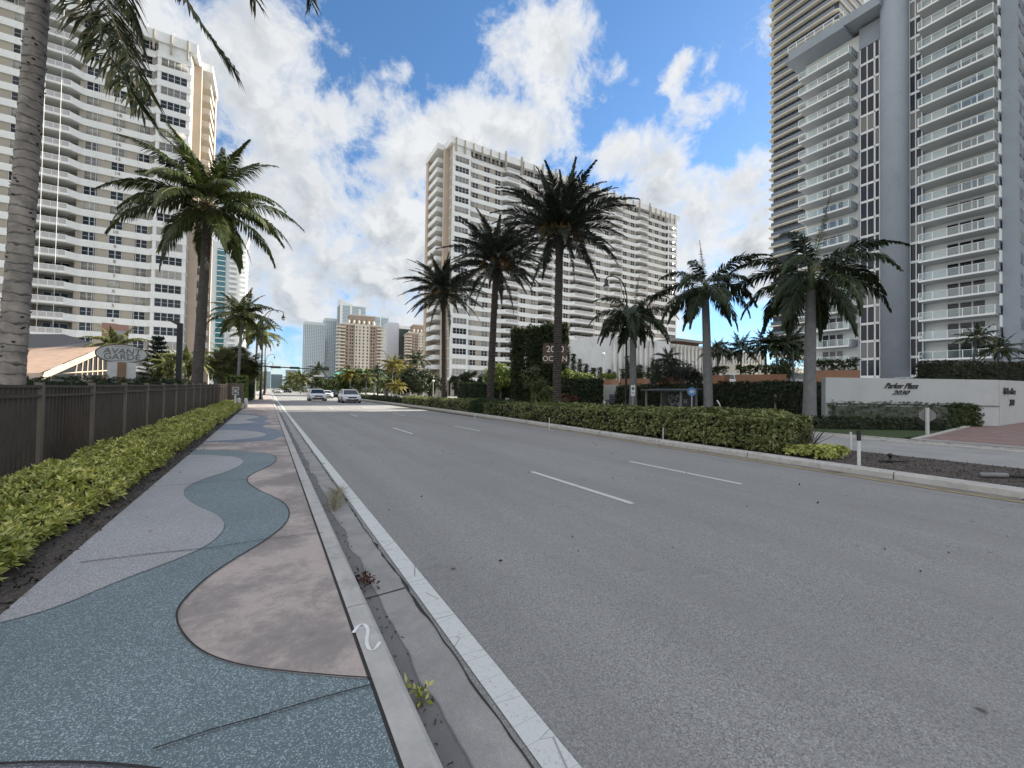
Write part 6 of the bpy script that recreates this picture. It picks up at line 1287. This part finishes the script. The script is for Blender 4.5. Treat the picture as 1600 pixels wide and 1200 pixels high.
# vines hanging on the podium wall
t=thing('wall_vines','dark climbing vines growing up the smooth podium wall in ragged columns','climbing plant',(58,59.6,0)); r=np.random.RandomState(45); Ps=[]
for k in range(15):
    x=57.5+k*1.25; hh=r.uniform(3,9)*(1.0 if 2<k<14 else .6); m=int(hh*34); p=np.stack([x+r.normal(0,.3,m)*(1-.3*r.rand(m)),np.full(m,59.38)-r.rand(m)*.3,r.rand(m)**1.2*hh+1.0],1); Ps.append(p)
for k in range(12):
    y=61+k*2.1; hh=r.uniform(4,11); m=int(hh*34); Ps.append(np.stack([np.full(m,56.85)-r.rand(m)*.3,y+r.normal(0,.35,m),r.rand(m)**1.2*hh+.8],1))
p=np.concatenate(Ps); V,F=leaf_arrays(p,np.array([-.3,-1,0])+r.normal(0,.6,p.shape),4,.34,.18,1.2,r); npmesh('foliage',V-np.array((58,59.6,0)),F,[lf_dk],t,LOC)
# ---- middle distance on the right of the road
yel=leafmat('golden_lit_palm_leaf',[(.12,.11,.02),(.26,.21,.04),(.40,.32,.07),(.10,.12,.03)],.5,.3); lowy=[[frond_mesh('frond',L_,e,d,22,ll,.13,[rach,yel],sd+i,sag=1.0) for i in range(2)] for L_,e,d,ll,sd in((2.3,75,50,.6,171),(2.8,48,85,.75,172),(2.8,15,80,.75,173),(2.4,-20,60,.65,174))]  # warm sunlight on these palms is put into the yellow leaf colour
for i,(px,Z,yc,fs,v,lab) in enumerate([(497,175,578,2.2,lowp,'dark palm before the brown block, tallest left of its white windows'),(470,118,590,1.5,lowc,'feather palm in the median beyond the traffic signal'),(455,150,593,1.7,lowc,'second feather palm in the median beyond the signal'),(548,95,585,1.3,lowy,'yellowish palm behind the white crossover, left one'),(585,92,583,1.3,lowp,'dark windblown palm left of the far right-hand lamp'),(612,96,570,1.35,lowy,'golden lit palm right of the far right-hand lamp'),(628,104,578,1.3,lowy,'golden lit palm right of its taller golden neighbour'),
    (640,86,582,1.1,lowy,'golden lit palm behind the globe lamps'),(648,92,563,1.6,lowp,'dark palm rising above the broad dark tree'),(572,84,590,1.1,lowc,'low palm cluster head behind the crossover, right side'),(602,80,598,.9,lowc,'short sunlit palm at the foot of the far right-hand lamp'),(536,120,590,1.4,lowc,'sunlit palm left of the green roadside tree'),(620,76,604,.9,lowy,'short golden lit palm left of the globe lamps')]):
    small_palm(lab,px,Z,.1,yc,fs,120+i,'palms in the middle distance',v=v,name='roadside_palm',r_=.16)
tree('dark_tree','broad dark round tree left of the right-hand apartment block',TP(655,82),7,[(0,0,3.6,4.2,3.5,2.4),(2.2,0,2.6,2.5,2.5,1.8)],lf_dk,4500,.42,51,tr=.3)
tree('green_tree','fresh green broad tree behind the white crossover',TP(562,100),7,[(0,0,4.4,3.6,3,2.2),(-3,0,3.2,2,2,1.4)],leafmat('fresh_leaf',[(.03,.07,.012),(.07,.13,.02),(.13,.2,.04)],.5,.3),3600,.42,52,tr=.25)
for i,(px,Z,s_,lab) in enumerate([(487,150,1.3,'dark tree in the median behind the boxy white SUV'),(512,140,1.2,'olive tree left of the yellowish palm'),(528,128,1.0,'small olive tree behind the white sedan'),(606,118,1.5,'mixed green tree behind the golden palms'),(632,112,1.4,'mixed green tree behind the broad dark tree')]):
    tree('roadside_tree',lab,TP(px,Z),5,[(0,0,3.2*s_,3.6*s_,3*s_,1.8*s_),(3*s_,0,2.4*s_,2.2*s_,2*s_,1.3*s_)],[lf_dk,lf_mid,lf_mid,lf_mid,lf_dk][i],1900,.5,60+i,'trees in the middle distance',tr=.25)
for i in range(9):
    y=120+i*34; lab='%s roadside palm of the left-hand row beyond the signal'%['first','second','third','fourth','fifth','sixth','seventh','eighth','ninth'][i]
    p=Vector((-3.5-random.random()*1.5,y,.1)); t=thing('row_palm',lab,'palm tree',p,0,'palms lining the road ahead on the left'); pth=trunk_path(6.5+random.random()*2.5,(.3,.2),1.3,6); trunk_mesh(pth,.16,.13,bark_r,t,.4,seed=i,k=6); crown(t,pth[-1],lowc,((1,7,0),(2,7,20),(3,5,0)),i,scale=1.25)
for i in range(8):
    y=165+i*40; lab='%s palm of the median row running towards the horizon'%['first','second','third','fourth','fifth','sixth','seventh','eighth'][i]
    p=Vector((14.2,y,.1)); t=thing('row_palm',lab,'palm tree',p,0,'palms lining the median far ahead'); pth=trunk_path(6+random.random()*2,(.3,.2),1.3,6); trunk_mesh(pth,.16,.13,bark_r,t,.4,seed=i,k=6); crown(t,pth[-1],lowp,((1,7,0),(2,7,20),(3,5,0)),i+30,scale=1.3)
# far tree belts, too many to count
r=np.random.RandomState(70)
def belt(label,x0,x1,y0,y1,h,m,lfm):
    k=m//40; c0=np.stack([r.uniform(x0,x1,k),r.uniform(y0,y1,k),r.uniform(.5,h,k)],1); p=c0[r.randint(0,k,m)]+r.normal(0,.8,(m,3)); p[:,2]=np.maximum(p[:,2],.2); V,F=leaf_arrays(p,r.normal(0,1,(m,3))+np.array([0,0,.5]),3,.8,.45,1.2,r); tag(npmesh('tree_belt',V,F,[lfm],kind='stuff'),label,'trees')
belt('dense far greenery along the left of the road beyond the signal',-14,-4,130,520,6,9000,lf_mid); belt('dense far greenery right of the road below the distant towers',27,75,150,330,7,14000,lf_mid); belt('dense greenery behind the golden palms',36,62,112,140,3.2,5000,lf_dk); belt('far median greenery towards the horizon',13,15,200,600,3,3000,lf_mid)
b=MB(); b.box(33,60,108,112,0,3.4); tag(b.build('garden_wall',[mat('cream_wall',(.6,.57,.5))],None),'low pale wall glimpsed behind the golden palms and globe lamps','wall')

# small dark leaf bits and grit scattered over the road and footpath
r=np.random.RandomState(91); m=62; pp=np.stack([r.uniform(1.4,11,m),1.2+24*r.rand(m)**1.5,np.full(m,.012)],1); V,F=leaf_arrays(pp,r.normal(0,.25,(m,3))+np.array([0,0,.2]),1,.055,.028,1.5,r)
m=22; p2=np.stack([r.uniform(-1.45,.4,m),1.6+18*r.rand(m)**1.4,np.full(m,.178)],1); V2,F2=leaf_arrays(p2,r.normal(0,.25,(m,3))+np.array([0,0,.2]),1,.045,.02,1.5,r,len(V))
m=420; p3=np.stack([.69+r.rand(m)**2*.14,1.2+24*r.rand(m)**1.4,np.full(m,.016)],1); V3,F3=leaf_arrays(p3,r.normal(0,.4,(m,3))+np.array([0,0,.3]),1,.035,.012,1.4,r,len(V)+len(V2))
tag(npmesh('fallen_leaves',np.concatenate([V,V2,V3]),np.concatenate([F,F2,F3]),[leafmat('dead_bits',[(.03,.025,.02),(.07,.055,.04),(.13,.10,.07)],.9,0)],kind='stuff'),'tiny fallen leaves and grit scattered on road, gutter and footpath','leaf litter')
